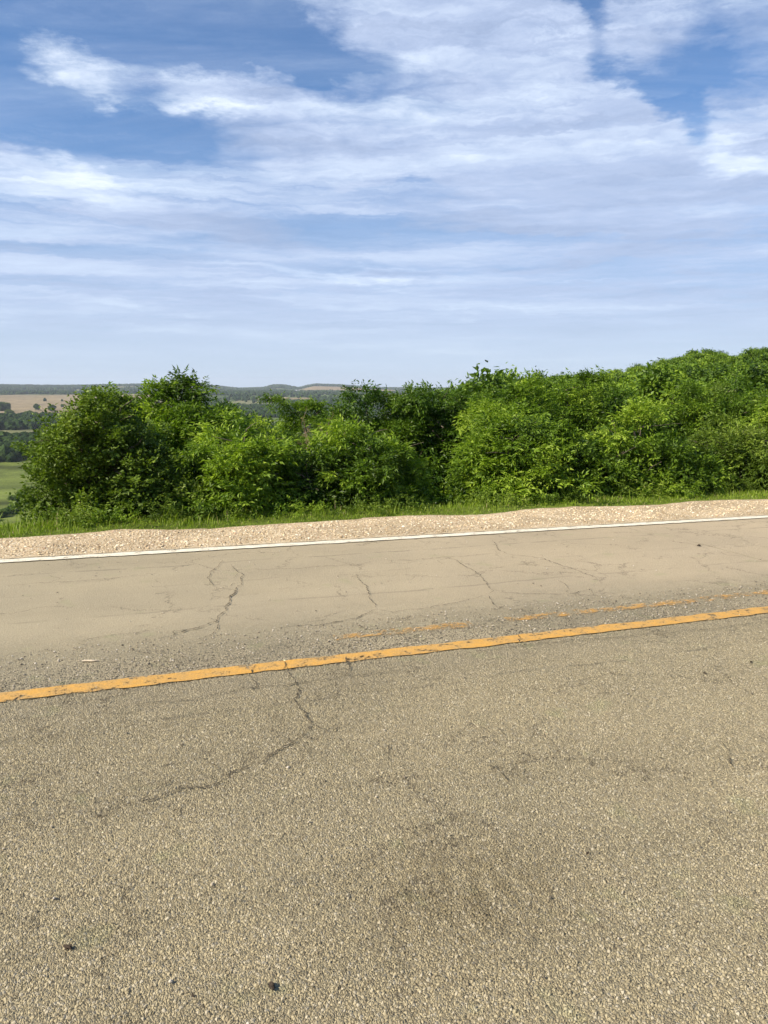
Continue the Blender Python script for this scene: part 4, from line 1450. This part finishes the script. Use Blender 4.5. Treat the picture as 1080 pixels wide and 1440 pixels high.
# lone trees and bushes that can be told apart in the valley
def lone(px, py, r, H, w, seed, name, lab, cat='tree', mat=None):
    a_ = rad(azel(px, py)[0])
    x_, y_ = r * math.sin(a_), r * math.cos(a_)
    return make_tree(name, lab, cat, (x_, y_, hgt(x_, y_)), H, w, seed, kind='far', mat=mat or M_DARK, low=.12, nl=9, scale=max(1.5, w * .42), clus=40, shoots=2)


lone(51, 566, 1720, 13, 5.5, 701, 'field_tree', 'left one of two lone dark trees on the tan field')
lone(73, 570, 1600, 14, 7, 702, 'field_tree', 'right one of two lone dark trees on the tan field')
lone(4, 566, 1700, 15, 13, 703, 'field_tree', 'broad dark tree clump at the left edge of the tan field')
lone(12, 573, 1480, 8, 8, 704, 'field_bush', 'low brownish bush near the left edge of the tan field', 'bush', M_DULL)
lone(40, 575, 1450, 6, 9, 705, 'field_bush', 'flat bush in the middle of the tan field', 'bush', M_DULL)
lone(27, 678, 360, 5, 4.0, 706, 'pasture_bush', 'round dark bush standing alone in the green pasture', 'bush')
for k_, (px, py, r_, w_, h_) in enumerate([(-25, 693, 322, 4, 3), (-5, 690, 330, 3.2, 2.6), (8, 688, 336, 2.6, 1.8), (18, 685, 344, 3, 2.0), (36, 683, 350, 4, 1.8), (48, 682, 356, 4, 2.2)]):
    lone(px, py, r_, h_, w_, 720 + k_, 'hedge_bush', ['hedge bush past the left edge', 'big dark hedge bush at the left end of the pasture hedge', 'hedge bush second from the left in the pasture', 'small hedge bush before the round bush', 'small hedge bush right of the round bush', 'hedge bush at the right end of the pasture hedge, by the tree row'][k_], 'bush')
lone(534, 543, 4300, 26, 9, 740, 'horizon_tree', 'lone tall tree sticking up over the horizon ridge, right of the tan far field')

# two farm buildings, tiny white specks below the ridge
def farmhouse(px, r, L, D_, h, rz, lab):
    a_ = rad(azel(px, 547)[0])
    x_, y_ = r * math.sin(a_), r * math.cos(a_)
    root = empty('farmhouse', (x_, y_, hgt(x_, y_)))
    root.rotation_euler = (0, 0, rz)
    tag(root, lab, 'house', 'white farm buildings far across the valley')
    l, d = L / 2, D_ / 2
    v = np.array([[-l, -d, -1], [l, -d, -1], [l, d, -1], [-l, d, -1], [-l, -d, h], [l, -d, h], [l, d, h], [-l, d, h], [-l, 0, h * 1.55], [l, 0, h * 1.55]], float)
    make_obj('wall', v, [np.array([[0, 1, 5, 4], [1, 2, 6, 5], [2, 3, 7, 6], [3, 0, 4, 7]]), np.array([[5, 6, 9], [7, 4, 8]])], M_WALL, root)
    e = .6
    rv_ = np.array([[-l - e, -d - e, h - .3], [l + e, -d - e, h - .3], [l + e, 0, h * 1.57 + .2], [-l - e, 0, h * 1.57 + .2], [l + e, d + e, h - .3], [-l - e, d + e, h - .3]])
    rv_ = np.vstack([rv_, rv_ + [0, 0, .35]])
    make_obj('roof', rv_, [np.array([[0, 1, 2, 3], [3, 2, 4, 5], [6, 9, 8, 7], [9, 11, 10, 8], [0, 6, 7, 1], [5, 4, 10, 11], [1, 7, 8, 2], [2, 8, 10, 4], [0, 3, 9, 6], [3, 5, 11, 9]])], M_ROOF, root)
    for sx in (-.5, 0, .5):
        wv_ = np.array([[sx * l - .7, -d - .06, 1.0], [sx * l + .7, -d - .06, 1.0], [sx * l + .7, -d - .06, 2.6], [sx * l - .7, -d - .06, 2.6], [sx * l - .7, -d, 1.0], [sx * l + .7, -d, 1.0], [sx * l + .7, -d, 2.6], [sx * l - .7, -d, 2.6]])
        make_obj('window', wv_, [np.array([[0, 1, 2, 3], [0, 4, 5, 1], [1, 5, 6, 2], [2, 6, 7, 3], [3, 7, 4, 0]])], M_PANE, root)


def flat(name, c, r=.7):
    m, T, out = new_mat(name)
    g = T.node('ShaderNodeTexCoord')
    n_ = T.noise(g.outputs['Object'], 3, 4, .6)
    cc_ = T.mix(.4, c, T.mix(n_, (.7, .7, .7), (1.2, 1.2, 1.2)), 'MULTIPLY')
    b_ = principled(T, cc_, r, .3)
    T.l.new(b_.outputs[0], out.inputs[0])
    return m


M_WALL = flat('white_boards', (.75, .74, .70)); M_ROOF = flat('grey_roof', (.30, .30, .31)); M_PANE = flat('window_glass', (.05, .06, .07), .2)
farmhouse(418, 4400, 26, 12, 8, .1, 'white farm building below the middle ridge')
farmhouse(430, 4150, 20, 10, 7, -.2, 'white farm building at the left tip of the far tan field')
farmhouse(598, 3900, 22, 11, 7, .2, 'white farm building on the horizon above the dark hollow')

# ------------------------------------------------------------------ litter on the road
m_pale, T, out = new_mat('pale_dry_wood')
b = principled(T, (.62, .52, .38), .8, .2)
T.l.new(b.outputs[0], out.inputs[0])
m_dk, T, out = new_mat('dark_scrap')
b = principled(T, (.06, .045, .032), .9, .1)
T.l.new(b.outputs[0], out.inputs[0])


def on_road(s, t, z):
    q_ = np.array(ROADM.to_3x3()) @ np.array([s, t, z])
    return q_


s0, t0 = road_hit(109, 933); s1, t1 = road_hit(133, 932)
pm = [on_road(s0 + (s1 - s0) * k, t0 + (t1 - t0) * k + .004 * math.sin(k * 7), .013) for k in np.linspace(0, 1, 8)]
v_, f_ = tube(np.array(pm), np.array([.004, .006, .0065, .006, .0065, .006, .005, .003]), 6)
o = make_obj('stick', v_, f_, m_pale, smooth=True)
tag(o, 'short pale stick lying in the rough strip beyond the yellow line', 'stick')
rng = np.random.default_rng(8)
for (px, py, sz, lab) in [(83, 1337, .017, 'dark clod on the road at the lower left'), (370, 1392, .016, 'dark clod near the bottom edge, left of the middle'), (1076, 1218, .017, 'dark scrap at the right edge of the near lane'),
                          (987, 948, .013, 'left one of two dark scraps in the right of the near lane'), (1052, 932, .014, 'right one of two dark scraps in the right of the near lane'), (818, 1202, .008, 'tiny dark pebble right of the dark smear'), (258, 1404, .007, 'tiny dark pebble at the bottom left'),
                          (448, 1220, .006, 'tiny pale pebble left of the dark smear'), (980, 768, .03, 'flat dark scrap in the far lane near the white line')]:
    s0, t0 = road_hit(px, py)
    P_ = on_road(s0, t0, sz * .35)
    d = rng.normal(0, 1, (len(IV2), 1))
    v_ = IV2 * (1 + .28 * d) * np.array([sz * .8, sz * .5, sz * .28])
    ang = rng.random() * 3
    v_ = v_ @ np.array([[math.cos(ang), math.sin(ang), 0], [-math.sin(ang), math.cos(ang), 0], [0, 0, 1]])
    o = make_obj('pebble' if 'pebble' in lab else 'scrap', v_, IF2, m_pale if 'pale' in lab else m_dk)
    o.location = P_
    tag(o, lab, 'pebble' if 'pebble' in lab else 'scrap')

# ------------------------------------------------------------------ haze
hz_v = np.array([[x_, y_, z_] for z_ in (-90, 90) for (x_, y_) in ((-9600, -9600), (9600, -9600), (9600, 9600), (-9600, 9600))], float)
hz_f = np.array([[0, 3, 2, 1], [4, 5, 6, 7], [0, 1, 5, 4], [1, 2, 6, 5], [2, 3, 7, 6], [3, 0, 4, 7]])
m_hz, T, out = new_mat('haze_air')
pv = T.node('ShaderNodeVolumePrincipled')
pv.inputs['Color'].default_value = (.80, .88, 1.0, 1)
pv.inputs['Density'].default_value = .00007
pv.inputs['Anisotropy'].default_value = 0.0
T.l.new(pv.outputs[0], out.inputs['Volume'])
USE_HAZE = True
if USE_HAZE:
    o = make_obj('haze', hz_v, hz_f, m_hz)
    tag(o, 'thin blue haze in the air over the valley', 'haze', kind='stuff')
